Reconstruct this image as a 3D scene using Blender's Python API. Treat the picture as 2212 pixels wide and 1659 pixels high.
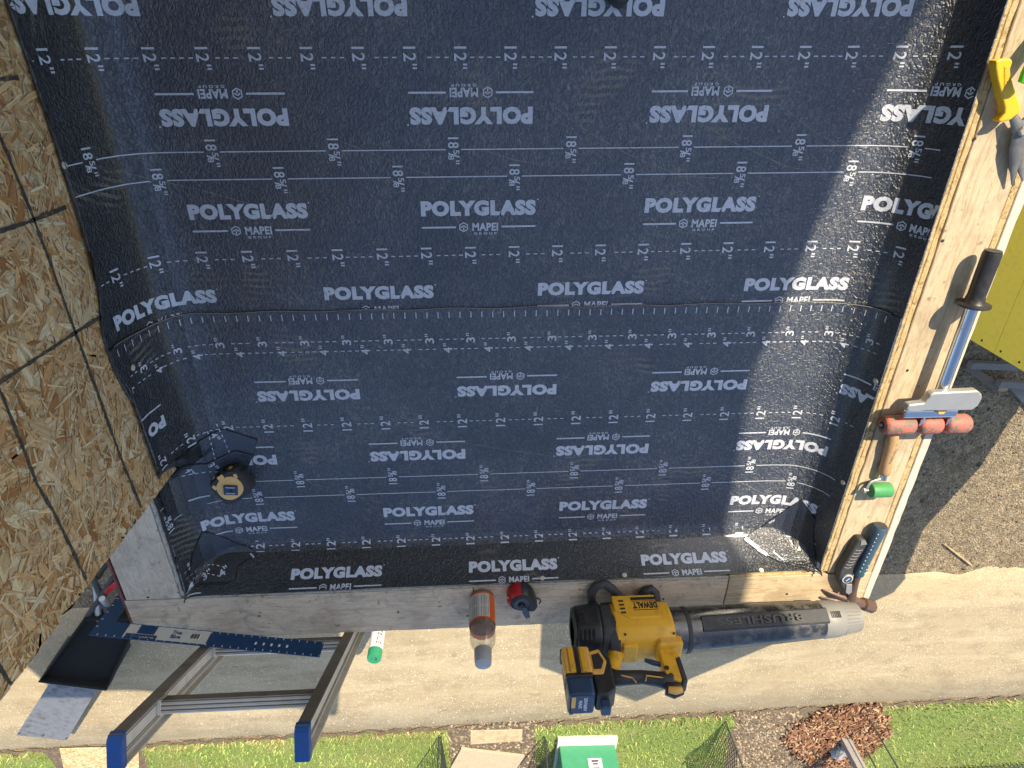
import bpy, bmesh, math, random
import numpy as np
from mathutils import Vector, Matrix
random.seed(7)
rng = np.random.default_rng(11)
for o in list(bpy.data.objects): bpy.data.objects.remove(o)
scene = bpy.context.scene
COL = scene.collection
RAD = math.radians

# ------------------------------------------------------------------ camera
F_PX, PITCH, ROLL, YAW, CAM_H = 1359.94, -0.500306, -0.120973, 0.115913, 1.373216
cam_data = bpy.data.cameras.new('camera')
cam = bpy.data.objects.new('camera', cam_data); COL.objects.link(cam)
cam_data.sensor_width = 36.0
cam_data.lens = 36.0 * F_PX / 2212.0
cam_data.clip_start = 0.02; cam_data.clip_end = 400
ROT = (Matrix.Rotation(YAW, 3, 'Z') @ Matrix.Rotation(PITCH, 3, 'X') @ Matrix.Rotation(ROLL, 3, 'Z'))
cam.matrix_world = Matrix.Translation((0, 0, CAM_H)) @ ROT.to_4x4()
scene.camera = cam
scene.render.resolution_x = 1024; scene.render.resolution_y = 768

# ------------------------------------------------------------------ world, sun, exposure
SUN_TRAVEL = Vector((-0.52, -1.05, -1.0)).normalized()
SUN_EL = math.asin(-SUN_TRAVEL.z)
SUN_AZ = math.atan2(-SUN_TRAVEL.x, -SUN_TRAVEL.y)
world = bpy.data.worlds.new('World'); scene.world = world; world.use_nodes = True
wn = world.node_tree.nodes; wl = world.node_tree.links
sky = wn.new('ShaderNodeTexSky'); sky.sky_type = 'NISHITA'; sky.sun_disc = False
sky.sun_elevation = SUN_EL; sky.sun_rotation = SUN_AZ
sky.air_density = 1.0; sky.dust_density = 1.3; sky.ozone_density = 1.0
bgn = wn['Background']; wl.new(sky.outputs[0], bgn.inputs[0]); bgn.inputs[1].default_value = 0.15
sun_d = bpy.data.lights.new('sun', 'SUN'); sun_d.energy = 5.0; sun_d.angle = RAD(0.25); sun_d.color = (1.0, 0.87, 0.66)
sun = bpy.data.objects.new('sun', sun_d); COL.objects.link(sun)
sun.rotation_euler = SUN_TRAVEL.to_track_quat('-Z', 'Y').to_euler(); sun.location = (3, 5, 8)
vs = scene.view_settings
vs.view_transform = 'Standard'; vs.look = 'None'; vs.gamma = 1.0; vs.use_curve_mapping = False
vs.exposure = 0.84

# ------------------------------------------------------------------ pixel helpers (2212 x 1659 picture units)
def ray(u, v):
    return ROT @ Vector(((u - 1106.0) / F_PX, -(v - 829.5) / F_PX, -1.0))
def pz(u, v, z):
    d = ray(u, v); t = (z - CAM_H) / d.z
    return Vector((d.x * t, d.y * t, z))
def pxx(u, v, x):
    d = ray(u, v); t = x / d.x
    return Vector((x, d.y * t, CAM_H + d.z * t))
def py(u, v, y):
    d = ray(u, v); t = y / d.y
    return Vector((d.x * t, y, CAM_H + d.z * t))

# ------------------------------------------------------------------ mesh builder
class MB:
    def __init__(s): s.v = []; s.f = []; s.uv = None; s.col = None
    def add(s, vs_, fs_):
        n = len(s.v); s.v += [tuple(p) for p in vs_]; s.f += [tuple(n + i for i in f) for f in fs_]; return s
    def box(s, c, d, M=None):
        x, y, z = d[0] / 2, d[1] / 2, d[2] / 2
        P = [Vector((sx * x, sy * y, sz * z)) for sx in (-1, 1) for sy in (-1, 1) for sz in (-1, 1)]
        if M is not None: P = [M @ p for p in P]
        P = [p + Vector(c) for p in P]
        return s.add(P, [(0, 1, 3, 2), (4, 6, 7, 5), (0, 4, 5, 1), (2, 3, 7, 6), (0, 2, 6, 4), (1, 5, 7, 3)])
    def bx(s, x0, x1, y0, y1, z0, z1):
        return s.box(((x0 + x1) / 2, (y0 + y1) / 2, (z0 + z1) / 2), (abs(x1 - x0), abs(y1 - y0), abs(z1 - z0)))
    def prism(s, poly, axis, a, b):
        # poly: list of 2D points, extruded along axis from a to b. axis 'x': (y,z) 'y': (x,z) 'z': (x,y)
        def mk(p, t):
            return {'x': (t, p[0], p[1]), 'y': (p[0], t, p[1]), 'z': (p[0], p[1], t)}[axis]
        n = len(poly)
        P = [mk(p, a) for p in poly] + [mk(p, b) for p in poly]
        F = [tuple(range(n - 1, -1, -1)), tuple(range(n, 2 * n))] + [(i, (i + 1) % n, n + (i + 1) % n, n + i) for i in range(n)]
        return s.add(P, F)
    def slab(s, pts, nrm, th):
        # 3D polygon, extruded by th along nrm
        n = len(pts); nv = Vector(nrm).normalized() * th
        P = [Vector(p) for p in pts] + [Vector(p) + nv for p in pts]
        F = [tuple(range(n - 1, -1, -1)), tuple(range(n, 2 * n))] + [(i, (i + 1) % n, n + (i + 1) % n, n + i) for i in range(n)]
        return s.add(P, F)
    def tube(s, pts, r, seg=12, caps=True, flat=1.0):
        pts = [Vector(p) for p in pts]; n = len(pts)
        rs = r if isinstance(r, (list, tuple)) else [r] * n
        rings = []
        up = None
        for i, p in enumerate(pts):
            t = (pts[min(i + 1, n - 1)] - pts[max(i - 1, 0)]).normalized()
            if up is None:
                up = Vector((0, 0, 1)) if abs(t.z) < .9 else Vector((0, 1, 0))
            a = t.cross(up)
            if a.length < 1e-6: a = t.cross(Vector((1, 0, 0)))
            a.normalize(); b = a.cross(t).normalized(); up = b
            rings.append([p + (a * math.cos(k * 2 * math.pi / seg) + b * math.sin(k * 2 * math.pi / seg) * flat) * rs[i] for k in range(seg)])
        P = [q for rg in rings for q in rg]; F = []
        for i in range(n - 1):
            for k in range(seg):
                F.append((i * seg + k, i * seg + (k + 1) % seg, (i + 1) * seg + (k + 1) % seg, (i + 1) * seg + k))
        if caps:
            F.append(tuple(range(seg - 1, -1, -1))); F.append(tuple((n - 1) * seg + k for k in range(seg)))
        return s.add(P, F)
    def lathe(s, prof, seg=24, M=None):
        # prof: (r, z) list bottom to top, closed with caps if r>0
        P = []; F = []; n = len(prof)
        for r, z in prof:
            for k in range(seg):
                a = 2 * math.pi * k / seg
                P.append(Vector((r * math.cos(a), r * math.sin(a), z)))
        for i in range(n - 1):
            for k in range(seg):
                F.append((i * seg + k, i * seg + (k + 1) % seg, (i + 1) * seg + (k + 1) % seg, (i + 1) * seg + k))
        F.append(tuple(range(seg - 1, -1, -1))); F.append(tuple((n - 1) * seg + k for k in range(seg)))
        if M is not None: P = [M @ p for p in P]
        return s.add(P, F)
    def obj(s, name, mat, parent=None, bevel=0, seg=2, smooth=None, solid=0):
        me = bpy.data.meshes.new(name); me.from_pydata(s.v, [], s.f); me.validate(); me.update()
        bm = bmesh.new(); bm.from_mesh(me); bmesh.ops.recalc_face_normals(bm, faces=bm.faces); bm.to_mesh(me); bm.free()
        if s.uv is not None:
            l = me.uv_layers.new(name='UVMap')
            for lp in me.loops: l.data[lp.index].uv = s.uv[lp.vertex_index]
        if s.col is not None:
            a = me.color_attributes.new('tone', 'FLOAT_COLOR', 'POINT')
            a.data.foreach_set('color', np.asarray(s.col, dtype=np.float32).ravel())
        me.materials.append(mat)
        o = bpy.data.objects.new(name, me); COL.objects.link(o)
        if parent is not None: o.parent = parent
        if smooth is not None:
            me.polygons.foreach_set('use_smooth', [True] * len(me.polygons))
            me.set_sharp_from_angle(angle=RAD(smooth))
        if solid:
            m = o.modifiers.new('thick', 'SOLIDIFY'); m.thickness = solid; m.offset = -1
            m = o.modifiers.new('split', 'EDGE_SPLIT'); m.split_angle = RAD(50)
        if bevel:
            m = o.modifiers.new('bevel', 'BEVEL'); m.width = bevel; m.segments = seg; m.limit_method = 'ANGLE'; m.angle_limit = RAD(35)
            m.harden_normals = False
        return o
def tag(o, label=None, cat=None, group=None, kind=None):
    if label: o['label'] = label
    if cat: o['category'] = cat
    if group: o['group'] = group
    if kind: o['kind'] = kind
    return o
def thing(name, label, cat, loc=(0, 0, 0), rot=(0, 0, 0), group=None):
    o = bpy.data.objects.new(name, None); COL.objects.link(o); o.empty_display_size = .05
    o.location = loc; o.rotation_euler = rot
    return tag(o, label, cat, group)
def shift(mb, loc):
    L = Vector(loc); mb.v = [tuple(Vector(p) - L) for p in mb.v]; return mb

# ------------------------------------------------------------------ materials
def newmat(name):
    m = bpy.data.materials.new(name); m.use_nodes = True
    nt = m.node_tree; b = nt.nodes['Principled BSDF']
    return m, nt, b
def N(nt, t, **k):
    n = nt.nodes.new(t)
    for a, v in k.items():
        if a.startswith('i_'):
            n.inputs[int(a[2:]) if a[2:].isdigit() else a[2:].replace('_', ' ')].default_value = v
        else: setattr(n, a, v)
    return n
def coords(nt, scale=(1, 1, 1), rot=(0, 0, 0), kind='Object'):
    tc = N(nt, 'ShaderNodeTexCoord'); mp = N(nt, 'ShaderNodeMapping')
    mp.inputs['Scale'].default_value = scale; mp.inputs['Rotation'].default_value = rot
    nt.links.new(tc.outputs[kind], mp.inputs[0]); return mp.outputs[0]
def noise(nt, vec, scale, detail=4, rough=.55, dist=0):
    n = N(nt, 'ShaderNodeTexNoise'); n.inputs['Scale'].default_value = scale; n.inputs['Detail'].default_value = detail
    n.inputs['Roughness'].default_value = rough; n.inputs['Distortion'].default_value = dist
    nt.links.new(vec, n.inputs['Vector']); return n.outputs['Fac']
def ramp(nt, fac, stops, interp='LINEAR'):
    r = N(nt, 'ShaderNodeValToRGB'); cr = r.color_ramp; cr.interpolation = interp
    while len(cr.elements) > 1: cr.elements.remove(cr.elements[-1])
    cr.elements[0].position = stops[0][0]; cr.elements[0].color = c4(stops[0][1])
    for p, c in stops[1:]:
        e = cr.elements.new(p); e.color = c4(c)
    nt.links.new(fac, r.inputs[0]); return r.outputs[0]
def c4(c):
    if isinstance(c, (int, float)): return (c, c, c, 1)
    return (*c[:3], 1)
def mix(nt, fac, a, b, mode='MIX'):
    m = N(nt, 'ShaderNodeMix', data_type='RGBA', blend_type=mode)
    for s_, v in ((0, fac), (6, a), (7, b)):
        if hasattr(v, 'links') or hasattr(v, 'is_linked'): nt.links.new(v, m.inputs[s_])
        elif s_ == 0: m.inputs[0].default_value = v
        else: m.inputs[s_].default_value = c4(v)
    return m.outputs[2]
def bump(nt, b, h, strength=.3, dist=.01):
    n = N(nt, 'ShaderNodeBump'); n.inputs['Strength'].default_value = strength; n.inputs['Distance'].default_value = dist
    nt.links.new(h, n.inputs['Height']); nt.links.new(n.outputs[0], b.inputs['Normal']); return n
def setb(nt, b, col=None, rough=None, metal=None, spec=None):
    for k, v in (('Base Color', col), ('Roughness', rough), ('Metallic', metal), ('Specular IOR Level', spec)):
        if v is None: continue
        if hasattr(v, 'is_linked'): nt.links.new(v, b.inputs[k])
        else: b.inputs[k].default_value = c4(v) if k == 'Base Color' else v
def paint(name, col, rough=.45, metal=0., wear=.25, dirt=(.12, .10, .08), nscale=40, bmp=.05, spec=.5):
    # a plain coloured plastic / paint / metal with grime and small scuffs
    m, nt, b = newmat(name); v = coords(nt)
    n1 = noise(nt, v, nscale, 6, .65); n2 = noise(nt, v, nscale * .22, 3)
    k = ramp(nt, n1, [(.46, 0), (.72, 1)])
    kk = mix(nt, 1.0, k, ramp(nt, n2, [(.35, .15), (.7, 1)]), 'MULTIPLY')
    f = mix(nt, 1.0, kk, wear, 'MULTIPLY')
    setb(nt, b, mix(nt, f, col, dirt), ramp(nt, n1, [(.3, max(rough - .1, .05)), (.7, min(rough + .18, 1))]), metal, spec)
    if bmp: bump(nt, b, n1, bmp, .002)
    return m

def mat_membrane(name='bitumen_membrane', clean=False):
    m, nt, b = newmat(name); v = coords(nt)
    fib = noise(nt, coords(nt, (1, .55, 1)), 150, 5, .7, 1.2)
    fine = noise(nt, v, 420, 3, .6)
    cell = N(nt, 'ShaderNodeTexVoronoi', feature='DISTANCE_TO_EDGE'); cell.inputs['Scale'].default_value = 115
    wv = N(nt, 'ShaderNodeVectorMath', operation='ADD'); sc = N(nt, 'ShaderNodeVectorMath', operation='SCALE')
    nc = N(nt, 'ShaderNodeTexNoise'); nc.inputs['Scale'].default_value = 60; nt.links.new(v, nc.inputs[0])
    nt.links.new(nc.outputs['Color'], sc.inputs[0]); sc.inputs['Scale'].default_value = .02
    nt.links.new(coords(nt, (1, .6, 1)), wv.inputs[0]); nt.links.new(sc.outputs[0], wv.inputs[1]); nt.links.new(wv.outputs[0], cell.inputs['Vector'])
    big = noise(nt, v, 3.2, 4, .6); mid = noise(nt, v, 14, 5, .65, .6)
    # dust caught on the ridges, in broad uneven patches
    ridge = ramp(nt, fib, [(.50, 0), (.585, 1)])
    patch = mix(nt, 1., ramp(nt, big, [(.36, .02), (.64, .12)] if clean else [(.36, .14), (.64, .55)]), ramp(nt, mid, [(.35, .35), (.65, 1)]), 'MULTIPLY')
    dust = mix(nt, 1., ridge, patch, 'MULTIPLY')
    specks = ramp(nt, noise(nt, v, 260, 2, .5), [(.70, 0), (.74, .55)])
    # swirled sole prints in dried dust
    wave = N(nt, 'ShaderNodeTexWave', wave_type='RINGS'); wave.inputs['Scale'].default_value = 20; wave.inputs['Distortion'].default_value = 5; wave.inputs['Detail'].default_value = 2; wave.inputs['Detail Scale'].default_value = .7
    nt.links.new(coords(nt, (1.4, 1, 1)), wave.inputs[0])
    sole = mix(nt, 1., ramp(nt, wave.outputs['Fac'], [(.50, 0), (.75, 0 if clean else .6)]), ramp(nt, noise(nt, v, 5.5, 2), [(.60, 0), (.68, 1)]), 'MULTIPLY')
    base = mix(nt, ramp(nt, big, [(.3, 0), (.7, 1)]), *((.026, .034, .052), (.045, .054, .076)) if clean else ((.036, .046, .068), (.066, .077, .102)))
    # trodden dust on the flat; undusted upturned margins also painted black for missing sky light
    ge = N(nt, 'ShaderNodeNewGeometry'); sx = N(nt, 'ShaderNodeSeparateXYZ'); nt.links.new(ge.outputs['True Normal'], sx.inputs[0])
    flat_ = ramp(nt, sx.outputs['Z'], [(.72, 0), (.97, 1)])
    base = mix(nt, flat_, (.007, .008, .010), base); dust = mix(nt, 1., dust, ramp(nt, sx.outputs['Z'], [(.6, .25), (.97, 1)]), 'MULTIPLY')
    c = mix(nt, dust, base, (.32, .295, .24)); c = mix(nt, specks, c, (.27, .25, .21)); c = mix(nt, sole, c, (.20, .175, .13))
    setb(nt, b, c, ramp(nt, mid, [(.3, .30), (.7, .42)]), 0, .7)
    hh = mix(nt, .45, ramp(nt, cell.outputs['Distance'], [(0, 0), (.22, 1)]), fib)
    hh = mix(nt, .2, hh, fine)
    b.inputs['Coat Weight'].default_value = .75; b.inputs['Coat Roughness'].default_value = .20; b.inputs['Coat IOR'].default_value = 1.5
    bump(nt, b, hh, .45 if clean else .9, .0038)
    cb = N(nt, 'ShaderNodeBump'); cb.inputs['Strength'].default_value = .12; cb.inputs['Distance'].default_value = .003; nt.links.new(mix(nt, .5, fib, mid), cb.inputs['Height']); nt.links.new(cb.outputs[0], b.inputs['Coat Normal'])
    return m
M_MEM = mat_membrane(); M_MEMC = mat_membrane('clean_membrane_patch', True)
def mat_print():
    m, nt, b = newmat('printed_ink'); v = coords(nt)
    n = noise(nt, v, 240, 4, .7)
    wr = mix(nt, 1., ramp(nt, n, [(.50, 0), (.70, .75)]), ramp(nt, noise(nt, v, 7, 4, .6), [(.38, .1), (.66, 1)]), 'MULTIPLY')
    setb(nt, b, mix(nt, wr, (.58, .60, .65), (.13, .13, .14)), .42, 0, .5)
    bump(nt, b, noise(nt, coords(nt, (1, .55, 1)), 150, 5, .7, 1.2), .2, .002)
    return m
M_PRINT = mat_print()
M_TAR = paint('bitumen_edge', (.004, .004, .004), .6, wear=0)

def mat_ply(name, c1, c2, c3, along='x', grey=0., greyc=(.30, .28, .27), seedv=0.):
    m, nt, b = newmat(name)
    sc = {'x': (1, 9, 9), 'y': (9, 1, 9)}[along]
    tc = N(nt, 'ShaderNodeTexCoord'); mp = N(nt, 'ShaderNodeMapping'); mp.inputs['Scale'].default_value = sc; mp.inputs['Location'].default_value = (seedv, seedv * 1.7, 0)
    nt.links.new(tc.outputs['Object'], mp.inputs[0]); v = mp.outputs[0]
    g1 = noise(nt, v, 7, 8, .68, 1.6); g2 = noise(nt, v, 46, 4, .7, .4)
    n3 = noise(nt, coords(nt), 9, 5, .65)
    col = ramp(nt, g1, [(.32, c2), (.44, c1), (.52, c1), (.60, c3), (.66, c1), (.78, c3)])
    col = mix(nt, ramp(nt, g2, [(.42, 0), (.70, .62)]), col, c3)
    blot = ramp(nt, n3, [(.47, 0), (.66, .62)])
    col = mix(nt, blot, col, (c3[0] * .8, c3[1] * .8, c3[2] * .8))
    if grey:
        gm = noise(nt, coords(nt), 5, 5, .7)
        col = mix(nt, ramp(nt, gm, [(.25, grey * .5), (.6, grey)]), col, greyc)
        rust = ramp(nt, noise(nt, coords(nt), 34, 3, .6), [(.69, 0), (.74, .75)])
        col = mix(nt, rust, col, (.10, .06, .045))
        stain = ramp(nt, noise(nt, coords(nt), 16, 6, .75, .6), [(.52, 0), (.68, .6)]); col = mix(nt, stain, col, (.24, .19, .15))
    spots = ramp(nt, noise(nt, coords(nt), 48, 3, .6), [(.64, 0), (.72, .6)])
    col = mix(nt, spots, col, (.13, .085, .05))
    setb(nt, b, col, .75, 0, .3); bump(nt, b, mix(nt, .5, g1, g2), .4, .0025)
    return m
M_PLYY = mat_ply('fresh_plywood_lengthwise', (.53, .43, .28), (.60, .51, .36), (.36, .27, .165), 'y')
M_PLYX = mat_ply('fresh_plywood_crosswise', (.53, .42, .26), (.60, .49, .33), (.36, .26, .15), 'x', seedv=3.)
M_GREYX = mat_ply('weathered_plywood_crosswise', (.72, .55, .36), (.80, .66, .47), (.40, .27, .16), 'x', .42, (.58, .47, .35), 1.3)
M_GREYY = mat_ply('weathered_plywood_lengthwise', (.74, .58, .40), (.80, .67, .49), (.42, .30, .19), 'y', .45, (.60, .50, .38), 5.1)
def mat_edge(name, a, b_, dark):
    m, nt, b = newmat(name); v = coords(nt)
    g = noise(nt, v, 70, 6, .75, 1.)
    c = ramp(nt, g, [(.32, dark), (.46, a), (.62, b_), (.78, dark)])
    setb(nt, b, c, .85, 0, .2); bump(nt, b, g, .6, .004); return m
M_EDGE = mat_edge('plywood_cut_edge', (.44, .32, .15), (.54, .41, .22), (.16, .085, .03))
M_EDGEG = mat_edge('weathered_cut_edge', (.42, .38, .30), (.50, .46, .37), (.16, .11, .07))
M_WHITE = paint('white_trim_paint', (.55, .49, .40), .7, wear=.6, dirt=(.30, .22, .15), nscale=55)
M_REDEDGE = mat_edge('red_sealed_edge', (.20, .075, .06), (.28, .12, .095), (.08, .03, .025))
def mat_osb():
    m, nt, b = newmat('osb_strands')
    at = N(nt, 'ShaderNodeAttribute', attribute_name='tone')
    uv = N(nt, 'ShaderNodeUVMap'); mp = N(nt, 'ShaderNodeMapping'); mp.inputs['Scale'].default_value = (9, 210, 1)
    nt.links.new(uv.outputs[0], mp.inputs[0])
    g = noise(nt, mp.outputs[0], 1.5, 5, .7, .4)
    g2 = noise(nt, coords(nt), 60, 4, .7)
    c = mix(nt, ramp(nt, g, [(.35, 0), (.62, 1)]), at.outputs['Color'], mix(nt, 1., at.outputs['Color'], (.66, .58, .48), 'MULTIPLY'))
    c = mix(nt, ramp(nt, g2, [(.54, 0), (.70, .6)]), c, (.22, .10, .035))
    setb(nt, b, c, .65, 0, .35); bump(nt, b, g, .3, .001); return m
M_OSB = mat_osb()
def mat_osbflat():
    m, nt, b = newmat('osb_board'); v = coords(nt, (1, 1, 1), (0, 0, .5))
    vo = N(nt, 'ShaderNodeTexVoronoi'); vo.inputs['Scale'].default_value = 26; vo.inputs['Randomness'].default_value = 1
    nt.links.new(coords(nt, (1, 2.6, 1.6), (.4, .2, .7)), vo.inputs['Vector'])
    g = N(nt, 'ShaderNodeSeparateColor'); nt.links.new(vo.outputs['Color'], g.inputs[0])
    c = ramp(nt, g.outputs[0], [(0, (.30, .17, .07)), (.3, (.52, .36, .18)), (.7, (.60, .45, .25)), (1, (.72, .60, .40))])
    n = noise(nt, v, 40, 5, .7); c = mix(nt, ramp(nt, n, [(.5, 0), (.7, .6)]), c, (.20, .10, .04))
    setb(nt, b, c, .75, 0, .3); bump(nt, b, n, .4, .003); return m
M_OSBF = mat_osbflat()
M_LINE = paint('black_marking_line', (.045, .042, .038), .8, wear=1., dirt=(.30, .20, .10), nscale=110)
# ================================================================== SETTING: ground
GZ = -5.6
def mat_soil():
    m, nt, b = newmat('dark_gravel_soil'); v = coords(nt)
    n1 = noise(nt, v, 9, 8, .75, .5); n2 = noise(nt, v, 2.2, 3); 
    vo = N(nt, 'ShaderNodeTexVoronoi'); vo.inputs['Scale'].default_value = 38; nt.links.new(v, vo.inputs['Vector'])
    sp = N(nt, 'ShaderNodeSeparateColor'); nt.links.new(vo.outputs['Color'], sp.inputs[0])
    c = ramp(nt, n1, [(.3, (.11, .085, .055)), (.48, (.22, .172, .108)), (.66, (.34, .27, .17))])
    c = mix(nt, ramp(nt, sp.outputs[0], [(.90, 0), (.93, .5)]), c, (.44, .37, .26))
    c = mix(nt, ramp(nt, sp.outputs[1], [(.80, 0), (.86, .6)]), c, (.09, .07, .05))
    setb(nt, b, c, .95, 0, .2); bump(nt, b, mix(nt, .5, n1, vo.outputs['Distance']), .9, .035); return m
def mat_path():
    m, nt, b = newmat('packed_sand_path'); v = coords(nt)
    n1 = noise(nt, v, 26, 7, .72); n2 = noise(nt, coords(nt, (.25, 1.6, 1)), 2.6, 6, .6, .5)
    vo = N(nt, 'ShaderNodeTexVoronoi'); vo.inputs['Scale'].default_value = 42; nt.links.new(v, vo.inputs['Vector'])
    sp = N(nt, 'ShaderNodeSeparateColor'); nt.links.new(vo.outputs['Color'], sp.inputs[0])
    c = ramp(nt, n2, [(.34, (.345, .28, .175)), (.5, (.385, .315, .20)), (.68, (.35, .28, .17))])
    c = mix(nt, ramp(nt, n1, [(.46, 0), (.70, .55)]), c, (.27, .215, .14)); c = mix(nt, ramp(nt, noise(nt, v, 2.2, 6, .7), [(.50, 0), (.62, .5)]), c, (.255, .205, .135)); c = mix(nt, ramp(nt, noise(nt, coords(nt, (.4, 1.2, 1)), 5.5, 7, .75, 1.2), [(.57, 0), (.66, .55)]), c, (.19, .15, .10)); c = mix(nt, ramp(nt, noise(nt, coords(nt, (.3, 1.4, 1)), 1.7, 5, .6), [(.5, 0), (.62, .4)]), c, (.50, .42, .28))
    near = ramp(nt, vo.outputs['Distance'], [(.0, 1), (.34, .9), (.42, 0)])
    white = mix(nt, 1., ramp(nt, sp.outputs[0], [(.70, 0), (.75, .9)]), near, 'MULTIPLY')
    white = mix(nt, 1., white, ramp(nt, noise(nt, v, .9, 3), [(.36, .15), (.52, 1)]), 'MULTIPLY')
    c = mix(nt, white, c, (.60, .54, .42))
    setb(nt, b, c, .95, 0, .2); bump(nt, b, mix(nt, .3, n1, white), .7, .015); return m
def mat_dirt2():
    m, nt, b = newmat('clumpy_brown_dirt'); v = coords(nt)
    n1 = noise(nt, v, 12, 8, .75, 1.); n2 = noise(nt, v, 2.5, 4)
    c = ramp(nt, n1, [(.3, (.085, .062, .045)), (.5, (.19, .145, .10)), (.68, (.30, .235, .16))])
    c = mix(nt, ramp(nt, n2, [(.45, 0), (.6, .5)]), c, (.15, .125, .105))
    setb(nt, b, c, .95, 0, .2); bump(nt, b, n1, 1., .05); return m
def mat_turf():
    m, nt, b = newmat('turf_base'); v = coords(nt)
    n1 = noise(nt, v, 30, 5, .7); n2 = noise(nt, v, 1.2, 4)
    c = ramp(nt, n1, [(.3, (.10, .14, .035)), (.6, (.20, .26, .075))]); c = mix(nt, ramp(nt, n2, [(.45, 0), (.7, .6)]), c, (.24, .24, .09))
    setb(nt, b, c, .9, 0, .2); bump(nt, b, n1, .8, .03); return m
def mat_blade():
    m, nt, b = newmat('grass_blades'); at = N(nt, 'ShaderNodeAttribute', attribute_name='tone')
    setb(nt, b, at.outputs['Color'], .6, 0, .3); b.inputs['Subsurface Weight'].default_value = 0; return m
M_SOIL, M_PATH, M_DIRT, M_TURF, M_BLADE = mat_soil(), mat_path(), mat_dirt2(), mat_turf(), mat_blade()

def gpt(u, v, h=0.): return pz(u, v, GZ + h)
# one uneven sheet of soil out to the horizon: fine near the house, coarse beyond
def sheet(name, x0, x1, y0, y1, nx, ny, z, mat, amp=.0, fr=1.):
    mb = MB(); xs = np.linspace(x0, x1, nx); ys = np.linspace(y0, y1, ny)
    for y in ys:
        for x in xs:
            d = amp * (math.sin(x * 3.1 * fr + math.sin(y * 2.3 * fr)) * math.cos(y * 2.7 * fr + .7 * math.sin(x * 1.9 * fr)) + .5 * math.sin(x * 7.7 * fr + y * 5.1 * fr))
            mb.v.append((x, y, z + d))
    for j in range(ny - 1):
        for i in range(nx - 1):
            a = j * nx + i; mb.f.append((a, a + 1, a + nx + 1, a + nx))
    return mb.obj(name, mat, smooth=60)
gr = sheet('ground', -150, 150, -150, 150, 61, 61, GZ - .02, M_SOIL, 0); tag(gr, 'dark gravelly soil round the building', 'ground', kind='structure')
# packed sand path: a long strip following the far edge seen in the picture
pa, pb = gpt(127, 1613), gpt(2212, 1500)
dirn = (pb - pa).normalized(); nrm = Vector((-dirn.y, dirn.x, 0))
if nrm.y < 0: nrm = -nrm
mb = MB(); K = 140
qa = gpt(1954, 1241); wid = (qa - pa).dot(nrm)
for i in range(K + 1):
    c = pa + dirn * (-30 + 60 * i / K * 1.0)
    for t in (0, .02, .25, .5, .75, .98, 1):
        e = .05 * math.sin(i * 1.9) + .04 * math.sin(i * 4.7) + random.uniform(-.05, .05)
        off = wid * t + (e if t > .9 else (.012 * math.sin(i * 3.3) if t < .1 else 0))
        p = c + nrm * off; mb.v.append((p.x, p.y, GZ + (.03 if .01 < t < .99 else -.03)))
for i in range(K):
    for j in range(6):
        a = i * 7 + j; mb.f.append((a, a + 7, a + 8, a + 1))
path = mb.obj('sand_path', M_PATH, smooth=50); tag(path, 'pale packed sand path with small pebbles', 'path', kind='structure')

def strip(name, u0, u1, vtop, depth, mat, label, z=.02, jit=.05, wob=.06, kind='structure', extra=0.):
    # a patch of ground cover starting at the path's far edge between two picture columns and running away from the house
    a = gpt(u0, 1613 - (u0 - 127) * (113 / 2085.) + vtop); b2 = gpt(u1, 1613 - (u1 - 127) * (113 / 2085.) + vtop)
    mb = MB(); n = max(6, int((b2 - a).length / .12)); md = max(4, int(depth / .25))
    for j in range(md + 1):
        for i in range(n + 1):
            p = a.lerp(b2, i / n) - nrm * (depth * j / md)
            if j == 0: p = p + nrm * (wob * math.sin(i * 1.7 + u0) * .5 + random.uniform(-1, 1) * jit * .5)
            if i in (0, n): p = p + dirn * random.uniform(-jit, jit)
            mb.v.append((p.x, p.y, GZ + (z if 0 < j and 0 < i < n else z * .3) + random.uniform(-.006, .006)))
    for j in range(md):
        for i in range(n):
            q = j * (n + 1) + i; mb.f.append((q, q + 1, q + n + 2, q + n + 1))
    o = mb.obj(name, mat, smooth=60); tag(o, label, None, kind=kind)
    return a, b2, depth
bare = strip('bare_soil', -400, 2700, 3, 6, M_DIRT, 'clumpy brown bare soil beyond the sand path', .012)
BL_V, BL_F, BL_C = [], [], []
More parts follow.
